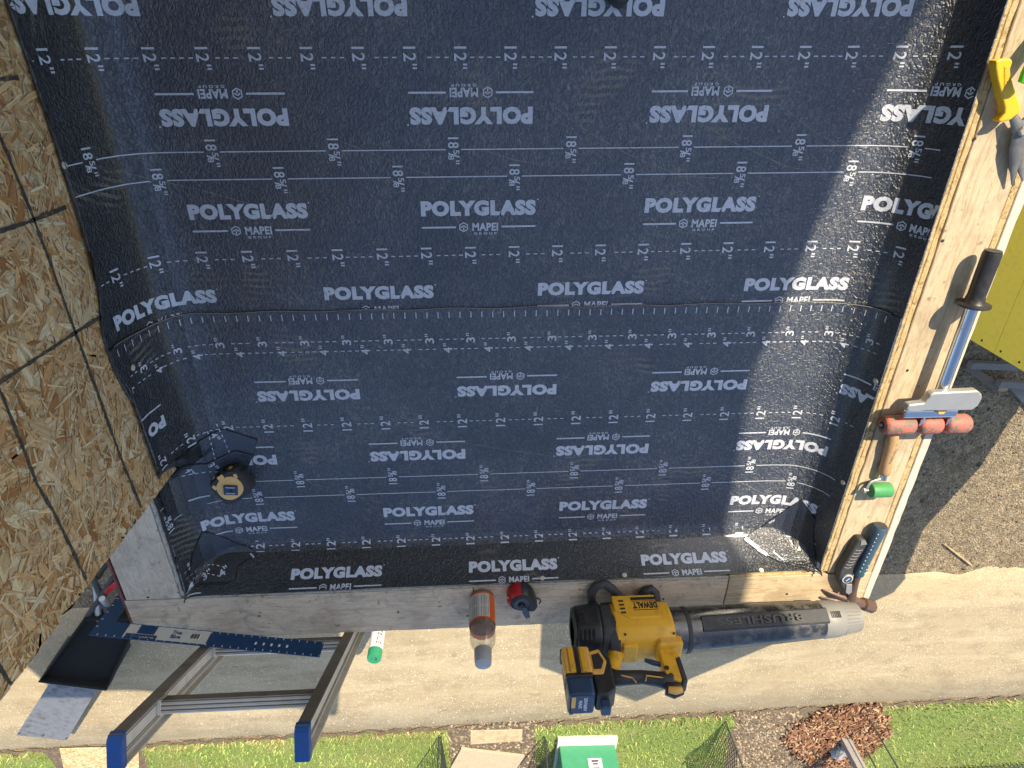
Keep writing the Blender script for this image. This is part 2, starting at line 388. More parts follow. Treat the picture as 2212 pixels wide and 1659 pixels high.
def blades(a, b2, depth, n, h=.062, w=.010, lean=(.2, .2)):
    for _ in range(n):
        t = random.random(); d = random.random() ** 1.0
        p = a.lerp(b2, t) - nrm * (depth * d * .98) + nrm * random.uniform(0, .04)
        ang = random.uniform(0, 6.283); hh = h * random.uniform(.5, 1.6); ww = w * random.uniform(.6, 1.4)
        sx, sy = math.cos(ang) * ww, math.sin(ang) * ww
        lx, ly = (lean[0] + random.uniform(-.8, .8)) * hh, (lean[1] + random.uniform(-.8, .8)) * hh
        k = len(BL_V)
        BL_V.extend([(p.x - sx, p.y - sy, GZ + .01), (p.x + sx, p.y + sy, GZ + .01), (p.x + sx * .6 + lx * .5, p.y + sy * .6 + ly * .5, GZ + hh * .6), (p.x - sx * .6 + lx * .5, p.y - sy * .6 + ly * .5, GZ + hh * .6), (p.x + lx, p.y + ly, GZ + hh)])
        BL_F.extend([(k, k + 1, k + 2, k + 3), (k + 3, k + 2, k + 4)])
        q = random.random(); edge = d * depth < .12
        pat = .5 + .5 * math.sin(p.x * 1.3 + 2 * math.sin(p.y * 1.7))
        c = (.22, .30, .075) if q < .45 else ((.30, .37, .11) if q < .8 else ((.10, .16, .035) if q < .92 else (.38, .33, .15)))
        if math.sin(p.x * 2.9 + 1.3 * math.sin(p.y * 3.7)) * math.sin(p.y * 4.1 + p.x) > .72 and random.random() < .7: c = (.36, .32, .15)
        if edge and random.random() < .65: c = (.42, .34, .17)
        f = .98 + .38 * pat; c = (c[0] * f, c[1] * f, c[2] * f, 1)
        BL_C.extend([c] * 5)
for (u0, u1, n) in ((-350, 96, 9000), (305, 968, 22000), (1158, 1590, 16000), (1905, 2600, 20000)):
    st = strip('turf', u0, u1, 9, 4.2 if u0 > 1000 else 3.4, M_TURF, 'short green turf laid beyond the sand path', .035, .06)
    blades(*st, n)
gm = MB(); gm.v, gm.f, gm.col = BL_V, BL_F, BL_C
grass = gm.obj('grass', M_BLADE); tag(grass, 'short green turf blades with straw coloured edges', kind='stuff')

def mat_stone():
    m, nt, b = newmat('pebbles'); at = N(nt, 'ShaderNodeAttribute', attribute_name='tone'); setb(nt, b, at.outputs['Color'], .85, 0, .3); return m
M_STONE = mat_stone()
def scatter(name, n, fn, label, mat=M_STONE, flat=.6):
    mb = MB(); mb.col = []
    T = [(1, 0, 0), (0, 1, 0), (-1, 0, 0), (0, -1, 0), (0, 0, 1)]
    for _ in range(n):
        x, y, z, s, c = fn(); a = random.uniform(0, 6.28); ca, sa = math.cos(a), math.sin(a)
        P = []
        for q in T:
            j = random.uniform(.6, 1.3); X, Y, Z = q[0] * j * s * 1.3, q[1] * j * s, q[2] * j * s * flat
            P.append((x + X * ca - Y * sa, y + X * sa + Y * ca, z + Z))
        mb.add(P, [(0, 1, 4), (1, 2, 4), (2, 3, 4), (3, 0, 4)]); mb.col += [(*c, 1)] * 5
    o = mb.obj(name, mat); return tag(o, label, kind='stuff')
def peb():
    t = random.random()
    p = gpt(random.uniform(-50, 1500) if random.random() < .7 else random.uniform(900, 2250), 1240 + random.random() * 330)
    c = random.choice([(.60, .54, .42), (.66, .61, .5), (.45, .37, .25), (.55, .48, .36)])
    return p.x, p.y, GZ + .03, random.uniform(.004, .012), c
scatter('pebbles', 2600, peb, 'small pale pebbles scattered on the sand path')
def clod():
    p = gpt(random.uniform(1850, 2300), random.uniform(700, 1300)); s = random.uniform(.006, .022) if random.random() < .985 else random.uniform(.03, .06)
    g = random.uniform(.7, 1.2); c = random.choice([(.13, .115, .09), (.08, .07, .055), (.20, .18, .145)]); return p.x, p.y, GZ - .02, s, tuple(k * g for k in c)
scatter('soil_clods', 2600, clod, 'loose clods and stones on the dark soil', flat=.7)
def clod2():
    p = gpt(random.uniform(1588, 1730) if random.random() < .65 else random.uniform(968, 1160), random.uniform(1538, 1659)); s = random.uniform(.012, .04); g = random.uniform(.7, 1.25)
    return p.x, p.y, GZ + .01, s, tuple(k * g for k in random.choice([(.20, .15, .10), (.27, .21, .14), (.11, .085, .06), (.33, .27, .19)]))
scatter('dirt_crumbs', 1800, clod2, 'crumbs of brown dirt between the turf strips', flat=.8)
# red bark mulch
def mulch():
    mb = MB(); mb.col = []
    poly = [(1690, 1590), (1725, 1560), (1770, 1533), (1850, 1522), (1895, 1520), (1912, 1545), (1922, 1570), (1900, 1600), (1870, 1625), (1830, 1650), (1760, 1650), (1715, 1625)]
    def inside(x, y):
        r = False; n = len(poly)
        for i in range(n):
            (x1, y1), (x2, y2) = poly[i], poly[i - 1]
            if (y1 > y) != (y2 > y) and x < (x2 - x1) * (y - y1) / (y2 - y1) + x1: r = not r
        return r
    k = 0
    while k < 2600:
        u, v = random.uniform(1675, 1935), random.uniform(1515, 1662)
        if not inside(u + random.gauss(0, 5), v + random.gauss(0, 4)): continue
        p = gpt(u, v); L = random.uniform(.025, .075); w = random.uniform(.008, .02)
        a = random.uniform(0, 6.28); M = Matrix.Rotation(a, 3, 'Z') @ Matrix.Rotation(random.uniform(-.5, .5), 3, 'Y') @ Matrix.Rotation(random.uniform(-.6, .6), 3, 'X')
        n0 = len(mb.v); mb.box((p.x, p.y, GZ + .03 + random.random() * .05), (L * 2, w * 2, .012), M)
        c = random.choice([(.23, .115, .06), (.17, .08, .042), (.29, .165, .095), (.115, .055, .032), (.37, .25, .155)]); g = random.uniform(.8, 1.2)
        mb.col += [(c[0] * g, c[1] * g, c[2] * g, 1)] * (len(mb.v) - n0); k += 1
    o = mb.obj('bark_mulch', M_STONE); tag(o, 'reddish brown bark mulch heaped round the grey post', kind='stuff')
mulch()

# ================================================================== BUILDINGS that shade the place
M_SHEATH = paint('gold_sheathing', (.82, .67, .085), .8, wear=.5, dirt=(.50, .43, .20), nscale=22)
M_WALLP = paint('pale_house_wall', (.55, .52, .47), .8, wear=.15)
M_ROOFP = paint('grey_roofing', (.14, .14, .15), .9, wear=.2)
M_DARK = paint('screw_hole_dark', (.03, .025, .02), .8, wear=0)
M_STUD = mat_ply('framing_lumber', (.50, .38, .22), (.58, .46, .29), (.34, .23, .12), 'x', seedv=8.)
# main house wall behind the photographer (its roof line shades the deck)
th = thing('house', 'pale house block rising behind the roof deck', 'house', (0, .95, GZ))
w = MB(); w.bx(-2.0, 1.2, .95, 5.2, GZ, 3.6); shift(w, (0, .95, GZ)).obj('wall', M_WALLP, th)
rf = [(2.95, .9, 4.87), (1.48, .9, 4.37), (-.56, .9, 4.02), (-1.85, .9, 3.94), (-2.3, 2.0, 3.9), (-2.3, 5.6, 4.3), (3.50, 5.6, 4.87), (3.411, 5.19, 4.87), (3.345, 4.97, 4.87), (3.271, 4.59, 4.87), (3.222, 4.38, 4.87), (3.234, 4.18, 4.87), (3.244, 3.86, 4.87), (3.20, 2.35, 4.87)]
w = MB(); n = len(rf)
w.slab(rf, (0, 0, 1), .12); shift(w, (0, .95, GZ)).obj('roof', M_ROOFP, th)
w = MB(); w.prism([(-1.8, 3.6), (1.2, 3.6), (1.2, 4.1), (-1.8, 3.75)], 'y', .97, 5.2); shift(w, (0, .95, GZ)).obj('gable_infill', M_WALLP, th)
# neighbouring gabled house with gold sheathing boards on the side wall
NX, NY = 4.34, -2.26
th = thing('sheathed_house', 'house wall clad in yellow sheathing boards beside the roof deck', 'house', (NX, NY, GZ))
gable = [(NX + .03, GZ), (8.2, GZ), (8.38, -3.72), (8.72, -2.70), (8.80, -1.74), (8.81, -1.30), (9.28, -.74), (9.34, -.36), (9.07, -.09), (6.62, 1.98), (4.36, .99), (NX + .03, .9)]
w = MB(); w.prism(gable, 'y', NY, NY + 6.); shift(w, (NX, NY, GZ)).obj('wall', M_WALLP, th)
# sheathing boards 1.22 m wide, stacked courses, each its own part, with screw heads along their edges
zc = GZ
row = 0
while zc < .9:
    z1 = min(zc + 1.22, .9); y = NY + (0 if row % 2 == 0 else -0.0)
    x0 = 0
    yy = NY
    first = 2.44 if row % 2 == 0 else 1.22
    L = first
    while yy < NY + 5.9:
        y1 = min(yy + L, NY + 6.)
        b = MB(); b.bx(NX, NX + .029, yy + .002, y1 - .002, zc + .002, z1 - .002)
        bo = shift(b, (NX, NY, GZ)).obj('sheathing_board', M_SHEATH, th, bevel=.002, seg=1)
        if yy == NY:
            for k in range(int((z1 - zc) / .2) + 1):
                zz = zc + .06 + k * .2
                if zz < z1:
                    s = MB(); s.lathe([(.010, 0), (.010, .0035)], 8, Matrix.Translation((NX, yy + .05, zz)) @ Matrix.Rotation(RAD(-90), 4, 'Y')); shift(s, (NX, NY, GZ)).obj('screw_head', M_DARK, bo)
        yy = y1; L = 2.44
    zc = z1; row += 1

# ================================================================== the small roofed block we stand on
XR_I, XR_O = .960, 1.142         # right kerb wall inner / outer
YF_I, YF_O = -1.312, -1.478      # front
XL_I, XL_O = -.792, -.955        # left
ZP = .11
th = thing('roof_deck_block', 'flat roofed block with plywood capped kerb walls', 'building', (0, -.5, GZ))
def P(mb, name, mat, **k): return shift(mb, (0, -.5, GZ)).obj(name, mat, th, **k)
w = MB(); w.bx(XL_O + .02, XR_O - .035, YF_O + .02, .95, GZ, -.02); P(w, 'wall', M_WALLP)
w = MB(); w.bx(XL_I - .0, XR_I + .0, YF_I, .95, -.02, -.006); P(w, 'deck', M_OSBF)
# kerb bodies under the caps
w = MB(); w.bx(XR_I + .004, XR_O - .035, YF_O + .02, .95, -.02, ZP - .020); P(w, 'kerb_body', M_STUD)
w = MB(); w.bx(XL_O + .02, XR_I + .003, YF_O + .02, YF_I - .004, -.02, ZP - .020); P(w, 'kerb_body', M_STUD)
w = MB(); w.bx(XL_O + .02, XL_I - .004, YF_I - .003, .95, -.02, ZP - .020); P(w, 'kerb_body', M_STUD)
# right kerb: inner ply edge, cap board, outer strip, white trim
def wob(mb, ax, amp, step=.02, seed=0):
    r = random.Random(seed); return mb
def strip_board(name, mat, x0, x1, y0, y1, z0, z1, along, jag=(0, 0), n=40, bevel=.0015):
    # a board whose two long edges are slightly uneven (jag = amplitude on the low and high side)
    mb = MB(); rr = random.Random(hash((round(x0, 3), round(y0, 3))) & 0xffff)
    lo = [rr.uniform(-1, 1) * jag[0] for _ in range(n + 1)]; hi = [rr.uniform(-1, 1) * jag[1] for _ in range(n + 1)]
    for i in range(n + 1):
        t = i / n
        if along == 'y':
            y = y0 + (y1 - y0) * t; q = [(x0 + lo[i], y), (x1 + hi[i], y)]
        else:
            x = x0 + (x1 - x0) * t; q = [(x, y0 + lo[i]), (x, y1 + hi[i])]
        mb.v += [(*q[0], z0), (*q[1], z0), (*q[1], z1), (*q[0], z1)]
    for i in range(n):
        a = i * 4
        for k in range(4): mb.f.append((a + k, a + (k + 1) % 4, a + 4 + (k + 1) % 4, a + 4 + k))
    mb.f += [(0, 1, 2, 3), (n * 4 + 3, n * 4 + 2, n * 4 + 1, n * 4)]
    return P(mb, name, mat, bevel=bevel, seg=1)
strip_board('sheathing_edge', M_EDGE, XR_I, XR_I + .009, YF_I, .95, ZP - .06, ZP + .001, 'y', (.0015, .001), 90)
strip_board('sheathing_edge', M_EDGE, XR_I + .0105, XR_I + .0235, YF_I, .95, ZP - .06, ZP - .001, 'y', (.001, .0015), 90)
strip_board('cap_board', M_PLYY, XR_I + .026, XR_O - .042, -1.318, .95, ZP - .019, ZP, 'y', (.0006, .0006), 60)
strip_board('outer_sheathing_edge', M_EDGE, XR_O - .040, XR_O - .024, YF_O + .01, .95, ZP - .08, ZP - .003, 'y', (.0012, .0012), 90)
strip_board('white_trim', M_WHITE, XR_O - .022, XR_O, YF_O, .95, ZP - .09, ZP - .002, 'y', (.0006, .0012), 80)
# front kerb: fresh board at the right corner, grey weathered boards, ply edges along the membrane
strip_board('sheathing_edge', M_EDGE, .70, XR_I - .004, YF_I - .010, YF_I - .001, ZP - .06, ZP, 'x', (.001, .001), 30)
strip_board('sheathing_edge', M_EDGEG, XL_I, .698, YF_I - .012, YF_I - .004, ZP - .06, ZP + .0005, 'x', (.001, .0012), 80)
strip_board('osb_edge', M_EDGE, XL_I + .03, .45, YF_I - .0035, YF_I + .006, ZP - .06, ZP - .004, 'x', (.001, .003), 80)
strip_board('cap_board', M_PLYX, .703, XR_O - .024, YF_O, YF_I - .0115, ZP - .019, ZP - .0005, 'x', (.0005, .0005), 20)
strip_board('cap_board', M_GREYX, -.02, .700, YF_O - .002, YF_I - .0135, ZP - .019, ZP, 'x', (.0008, .0005), 40)
strip_board('cap_board', M_GREYX, XL_O, -.0225, YF_O - .003, YF_I - .0135, ZP - .019, ZP + .0008, 'x', (.0008, .0005), 40)
# left kerb: grey board and ply edge, red sealed outer edge
strip_board('cap_board', M_GREYY, XL_O + .006, XL_I - .014, YF_I - .011, .95, ZP - .019, ZP + .0005, 'y', (.0005, .0006), 30)
strip_board('sheathing_edge', M_EDGEG, XL_I - .012, XL_I - .002, YF_I - .003, -.80, ZP - .06, ZP + .001, 'y', (.001, .002), 40)
strip_board('red_edge', M_REDEDGE, XL_O - .008, XL_O - .001, YF_O + .004, .95, ZP - .05, ZP - .002, 'y', (.001, .001), 60)
for (u, v) in ((2036, 520), (2105, 300), (1960, 800), (1700, 1283), (1010, 1330), (860, 1322), (560, 1330), (320, 1290)):
    p = pz(u, v, ZP); n_ = MB(); n_.lathe([(.0035, 0), (.0035, .0012)], 8); 
    n_.v = [(a + p.x, b + p.y, c + ZP - .0002) for a, b, c in n_.v]; P(n_, 'screw_head', M_DARK)

# ================================================================== OSB wall on the left
OX = -.738; OY0 = -.918; OY1 = 2.2; OZ0 = -.02; OZ1 = 2.2
th = thing('osb_wall', 'stud wall clad in strand board with black chalk lines', 'wall', (OX, OY0, 0))
OL = (OX, OY0, 0)
def oend(z): return -.930 + .034 * min(max(z, 0), .75) / .70
w = MB(); w.prism([(oend(0), OZ0), (oend(.75), .75), (oend(.75), OZ1), (OY1, OZ1), (OY1, OZ0)], 'x', OX - .014, OX - .0022); shift(w, OL).obj('board', M_OSBF, th)
for yy in (OY0 + .06, OY0 + .46, OY0 + .87, OY0 + 1.28, OY0 + 1.69, OY0 + 2.10, OY1 - .03):
    w = MB(); w.bx(OX - .104, OX - .0145, yy - .019, yy + .019, ZP + .006, OZ1 - .04); shift(w, OL).obj('stud', M_STUD, th)
w = MB(); w.bx(OX - .104, OX - .0145, OY0 + .03, OY1, OZ1 - .038, OZ1); shift(w, OL).obj('top_plate', M_STUD, th)
# the strands themselves: thin flakes pressed into the face
mb = MB(); mb.col = []; mb.uv = []
PAL = [(.72, .49, .24), (.78, .55, .29), (.66, .42, .20), (.80, .62, .37), (.58, .34, .14), (.85, .70, .46), (.44, .22, .085), (.73, .50, .25), (.78, .57, .31)]
ns = 9500
for k in range(ns):
    y = random.uniform(OY0 - .02, .35) if k < 8200 else random.uniform(.3, OY1); z = random.uniform(0, 1.0) if k < 8200 else random.uniform(0, OZ1)
    if k >= 8200 and y < .3 and z < 1.0: continue
    L = random.uniform(.014, .075); wd = random.uniform(.0018, .008) if random.random() < .86 else random.uniform(.010, .024)
    a = random.gauss(0.0, .75) + (1.57 if random.random() < .25 else 0) + .2
    ca, sa = math.cos(a), math.sin(a); off = .0006 + .0014 * (k % 997) / 997.
    pts = []
    m_ = 5
    for i in range(m_): t = i / (m_ - 1) * 2 - 1; pts.append((t * L * .5 * (1 + .06 * random.uniform(-1, 1)), wd * (.5 + random.uniform(-.22, .12)) * (1 - .72 * abs(t) ** 3)))
    for i in range(m_): t = 1 - i / (m_ - 1) * 2; pts.append((t * L * .5 * (1 + .10 * random.uniform(-1, 1)), -wd * (.5 + random.uniform(-.22, .12)) * (1 - .35 * abs(t) ** 3)))
    vs_ = []; ok = True
    for p, q in pts:
        Y = y + p * ca - q * sa; Z = z + p * sa + q * ca
        Y = max(Y, oend(Z) + .0004); Z = min(max(Z, OZ0 + .001), OZ1 - .001)
        vs_.append((OX - .0022 + off, Y, Z))
    base = len(mb.v); mb.v += vs_; mb.f.append(tuple(base + i for i in range(len(vs_))))
    c = random.choice(PAL); g = random.uniform(.80, 1.12)
    g *= 1.1; mb.col += [(min(c[0] * g, .9), min(c[1] * g, .8), c[2] * g, 1)] * len(vs_); sd = random.uniform(0, 50)
    mb.uv += [(p + sd, q + sd * .37) for p, q in pts]
ob = shift(mb, OL).obj('strands', M_OSB, th); ob['kind'] = 'stuff'
# marking lines
def mline(pts, wdt=.0066):
    mb = MB(); P3 = []
    for i in range(len(pts) - 1):
        a, b = pxx(*pts[i], OX), pxx(*pts[i + 1], OX); n = max(2, int((b - a).length / .012))
        for k in range(n + (i == len(pts) - 2)): P3.append(a.lerp(b, k / n))
    for i, p in enumerate(P3):
        d = (P3[min(i + 1, len(P3) - 1)] - P3[max(i - 1, 0)]); d.x = 0; d.normalize(); q = Vector((0, -d.z, d.y))
        w0 = wdt * .5 * random.uniform(.55, 1.3)
        for s_ in (-1, 1):
            r = p + q * s_ * w0 * random.uniform(.85, 1.15); mb.v.append((OX + .0006, max(r.y, oend(r.z) + .004), r.z))
    mb.f = [(2 * i, 2 * i + 1, 2 * i + 3, 2 * i + 2) for i in range(len(P3) - 1)]
    shift(mb, OL).obj('chalk_line', M_LINE, th)
mline([(-60, 150), (3, 300), (72, 470), (103, 553), (163, 718), (203, 826), (260, 986), (305, 1096)])
mline([(-70, 710), (0, 843), (43, 950), (80, 1046), (117, 1108), (160, 1196), (186, 1252)])
mline([(-60, 1330), (0, 1440), (17, 1470), (45, 1500)])
mline([(143, 447), (60, 480), (-80, 525)])
mline([(226, 680), (163, 718), (0, 826), (-60, 870)])
mline([(40, 168), (0, 171), (-60, 178)])
# ================================================================== roofing membrane: profiles that fold up at the kerbs
R_PROF = [(.80, 0), (.85, .003), (.876, .010), (.90, .022), (.92, .038), (.938, .060), (.950, .090), (.9575, .114)]
L_PROF = [(-.60, 0), (-.635, .003), (-.662, .012), (-.690, .034), (-.708, .064), (-.720, .10), (-.729, .14), (-.7335, .20)]
L_PROF2 = [(-.60, 0), (-.645, .002), (-.690, .008), (-.730, .024), (-.758, .045), (-.775, .070), (-.785, .095), (-.789, .114)]
F_PROF = [(1.20, 0), (1.232, .002), (1.252, .017), (1.28, .056), (1.297, .083), (1.309, .114)]
def arcs(pr):
    s = [abs(pr[0][0])]
    for (a, b), (c, d) in zip(pr[:-1], pr[1:]): s.append(s[-1] + math.hypot(c - a, d - b))
    return s
RA, LA, LA2, FA = arcs(R_PROF), arcs(L_PROF), arcs(L_PROF2), arcs(F_PROF)
def lk(pr, ar, s):
    if s <= ar[0]: return (math.copysign(s, pr[0][0]), 0.)
    for i in range(len(ar) - 1):
        if s <= ar[i + 1] or i == len(ar) - 2:
            t = (s - ar[i]) / (ar[i + 1] - ar[i]); (a, b), (c, d) = pr[i], pr[i + 1]
            return (a + (c - a) * t, b + (d - b) * t)
def S0(u, v):
    # u: distance along the sheet (x), v: distance outward (-y)
    if u >= 0: x, zs = lk(R_PROF, RA, u)
    else:
        x1, z1 = lk(L_PROF, LA, -u); x2, z2 = lk(L_PROF2, LA2, -u)
        k = min(max((v - .86) / .10, 0), 1); k = k * k * (3 - 2 * k)
        x, zs = x1 + (x2 - x1) * k, z1 + (z2 - z1) * k
    if v > 0: yy, zf = lk(F_PROF, FA, v)
    else: yy, zf = v, 0.
    z = (max(zs, 0) ** 4 + max(zf, 0) ** 4) ** .25
    return Vector((x, -yy, z))
def S(u, v, off=0.):
    p = S0(u, v)
    if off:
        e = .002
        a = S0(u + e, v) - S0(u - e, v); b = S0(u, v + e) - S0(u, v - e)
        n = a.cross(-b)
        if n.length < 1e-9: n = Vector((0, 0, 1))
        n.normalize()
        if n.z < -.01: n = -n
        p = p + n * off
    return p
UR, UL, ULT = RA[-1], -LA[-1], -LA2[-1]
def ugrid(lo, hi):
    s = [lo, hi] + [a for a in RA if a < hi] + [-a for a in LA if -a > lo] + [-a for a in LA2 if -a > lo] + list(np.arange(-.55, .79, .06))
    s = sorted(set(round(a, 5) for a in s)); r = [s[0]]
    for a in s[1:]:
        if a - r[-1] > .004: r.append(a)
    return r
CUT_U = sorted(RA + [-a for a in LA] + [-a for a in LA2]); CUT_V = FA
U_Y0, U_SL = .2795, .0111
L_Y0, L_SL = -.5418, .0061
OFF_U, OFF_L = .0015, .0055
def lefttop(v):      # height limit on the left board wall
    return -(LA[-1] - (.04 if v < .45 else (.012 if v < .62 else .03)) - .006 * math.sin(v * 9))
def membrane(name, label, y0, sl, s0, s1, off):
    th = thing(name, label, 'roofing', (0, y0 - (s0 + s1) / 2, 0)); LC = Vector((0, y0 - (s0 + s1) / 2, 0))
    us = ugrid(UL, UR); mb = MB()
    vs_ = sorted(set([round(s0 + (s1 - s0) * i / 16, 4) for i in range(17)] + [round(a + y0, 4) for a in FA if s0 < a + y0 < s1] + [round(a + y0, 4) for a in np.arange(.84, .99, .02) if s0 < a + y0 < s1]))
    for s_ in vs_:
        for u in us:
            v = -(y0 + sl * u - s_)
            uu = u
            if u < -.74: uu = max(u, lefttop(v) if v < .90 else ULT)
            e = 0.
            if s_ == s0: e = .0016 * math.sin(u * 31) + .0012 * math.sin(u * 77)
            mb.v.append(S(uu, v + e, off))
    n = len(us)
    for j in range(len(vs_) - 1):
        for i in range(n - 1):
            a = j * n + i; q = (a, a + 1, a + n + 1, a + n)
            ps = [mb.v[k] for k in q]
            if max((Vector(ps[0]) - Vector(ps[2])).length, (Vector(ps[1]) - Vector(ps[3])).length) < 1e-5: continue
            mb.f.append(q)
    mb.v = [tuple(p - LC) for p in mb.v]
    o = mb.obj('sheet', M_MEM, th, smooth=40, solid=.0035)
    if sum(p_.normal.z for p_ in o.data.polygons) < 0: o.data.flip_normals()
    return th, LC
TU, LCU = membrane('roofing_membrane', 'black printed roofing membrane sheet lying nearer the house', U_Y0, U_SL, -.35, .95, OFF_U)
TL, LCL = membrane('roofing_membrane', 'black printed roofing membrane sheet lapped over its neighbour and turned up the front kerb', L_Y0, L_SL, 0., FA[-1] + L_Y0, OFF_L)

# ------------------------------------------------------------------ printed lettering
_tc = {}
def glyphs(txt, bold=0., xs=1.):
    k = (txt, bold, xs)
    if k in _tc: return _tc[k]
    cu = bpy.data.curves.new('t', 'FONT'); cu.body = txt; cu.size = 1.0; cu.offset = bold; cu.resolution_u = 3; cu.fill_mode = 'FRONT'
    if bold: cu.space_character = 1.0 + bold * 1.6
    o = bpy.data.objects.new('t', cu); COL.objects.link(o)
    dg = bpy.context.evaluated_depsgraph_get(); me = o.evaluated_get(dg).to_mesh()
    V_ = [(v.co.x * xs, v.co.y) for v in me.vertices]; F_ = [tuple(p.vertices) for p in me.polygons]
    o.evaluated_get(dg).to_mesh_clear(); bpy.data.objects.remove(o); bpy.data.curves.remove(cu)
    x0 = min(a for a, _ in V_); x1 = max(a for a, _ in V_); y0 = min(b for _, b in V_); y1 = max(b for _, b in V_)
    V_ = [((a - (x0 + x1) / 2) / (x1 - x0), (b - (y0 + y1) / 2) / (y1 - y0)) for a, b in V_]   # unit box
    _tc[k] = (V_, F_, (x1 - x0) / (y1 - y0)); return _tc[k]
class Sheet2D:
    def __init__(s): s.v = []; s.f = []
    def add(s, V_, F_, cx, cy, w, h, rot=0, mirror=1):
        n = len(s.v); c, d = math.cos(RAD(rot)), math.sin(RAD(rot))
        s.v += [(cx + a * w * c - b * h * d, cy + a * w * d + b * h * c) for a, b in V_]; s.f += [tuple(n + i for i in f) for f in F_]
    def text(s, t, cx, cy, w, h, rot=0, bold=0.):
        V_, F_, _ = glyphs(t, bold); s.add(V_, F_, cx, cy, w, h, rot)
    def rect(s, cx, cy, w, h, rot=0): s.add([(-.5, -.5), (.5, -.5), (.5, .5), (-.5, .5)], [(0, 1, 2, 3)], cx, cy, w, h, rot)
    def ring(s, cx, cy, w, h, rot=0, t=.72, n=7, ph=0.):
        V_ = []; 
        for k in range(n):
            a = ph + 2 * math.pi * k / n; V_ += [(.5 * math.cos(a), .5 * math.sin(a)), (.5 * t * math.cos(a), .5 * t * math.sin(a))]
        s.add(V_, [(2 * k, 2 * ((k + 1) % n), 2 * ((k + 1) % n) + 1, 2 * k + 1) for k in range(n)], cx, cy, w, h, rot)
TW, THT = .247, .033
def logo(sh, cx, sA, sB, up, sM, sG, word='POLYGLASS'):
    """the word between s = sA and sB, the rule with the emblem at sM, the small line at sG; drawn in (u, -s)"""
    r = 0 if up else 180; d = 1 if up else -1
    sh.text(word, cx, -(sA + sB) / 2, TW, sB - sA, r, .065)
    sh.rect(cx + d * (TW / 2 + .004), -(sA if up else sB), .003, .003, r)
    if sM is None: return
    sh.rect(cx - .0865 * d, -sM, .074, .0038, r); sh.rect(cx + .0865 * d, -sM, .074, .0038, r)
    sh.ring(cx - .033 * d, -sM, .022, .022, r, .76, 6, math.pi / 6)
    sh.rect(cx - .036 * d, -sM + .001 * d, .007, .0028, r + 35); sh.rect(cx - .030 * d, -sM + .001 * d, .007, .0028, r - 35); sh.rect(cx - .033 * d, -sM - .004 * d, .0028, .006, r)
    sh.text('MAPEI', cx + .014 * d, -sM, .056, .0175, r, .035)
    sh.text('G R O U P', cx + .014 * d, -sG, .050, .0052, r, .03)
def dashed(sh, s_, u0, u1, skip, gap=.021, dash=.0085, pitch=.0166, w=.0022):
    u = u0
    while u < u1:
        if all(abs(u - k) > gap for k in skip): sh.rect(u, -s_, dash, w)
        u += pitch
def solidln(sh, s_, u0, u1, skip, gap=.016, w=.0022):
    ks = [u0 - gap] + sorted(k for k in skip if u0 < k < u1) + [u1 + gap]
    for a, b in zip(ks[:-1], ks[1:]):
        a, b = a + gap, b - gap
        n = max(1, int((b - a) / .05))
        for i in range(n): sh.rect(a + (b - a) * (i + .5) / n, -s_, (b - a) / n + .0002, w)
def eighteen(sh, u, s_, up):
    r = 90 if up else -90; d = 1 if up else -1
    def at(t, side): return (u + side * d * -1, -s_ + t * d)     # t along reading direction, side toward the glyph top
    sh.text('18', u, -s_ - .013 * d, .021, .022, r, .012)
    sh.text('5', u - .0055 * d, -s_ + .005 * d, .009, .012, r, .012); sh.text('/', u, -s_ + .011 * d, .010, .023, r, .01)
    sh.text('8', u + .0055 * d, -s_ + .0155 * d, .009, .012, r, .012)
    sh.rect(u - .008 * d, -s_ + .0225 * d, .0026, .0075, r); sh.rect(u - .008 * d, -s_ + .0275 * d, .0026, .0075, r)
def inch(sh, u, s_, n, up, L=.040, h=.024):
    r = 90 if up else -90; d = 1 if up else -1
    if len(n) == 2:
        sh.text(n, u, -s_ - .006 * d, L * .62, h, r, .012)
        sh.rect(u - h * .36 * d, -s_ + .0125 * d, .0032, .0085, r); sh.rect(u - h * .36 * d, -s_ + .0185 * d, .0032, .0085, r)
    else:
        sh.text(n, u, -s_ - .003 * d, .014, .021, r, .012)
        sh.rect(u - .0075 * d, -s_ + .0085 * d, .0026, .007, r); sh.rect(u - .0075 * d, -s_ + .0135 * d, .0026, .007, r)
def clip(vals, lo, hi): return [v for v in vals if lo < v < hi]
PER = .4855
def seq(x0, step, lo=-.86, hi=.98):
    k0 = math.ceil((lo - x0) / step); return [x0 + step * k for k in range(k0, int((hi - x0) / step) + 1)]
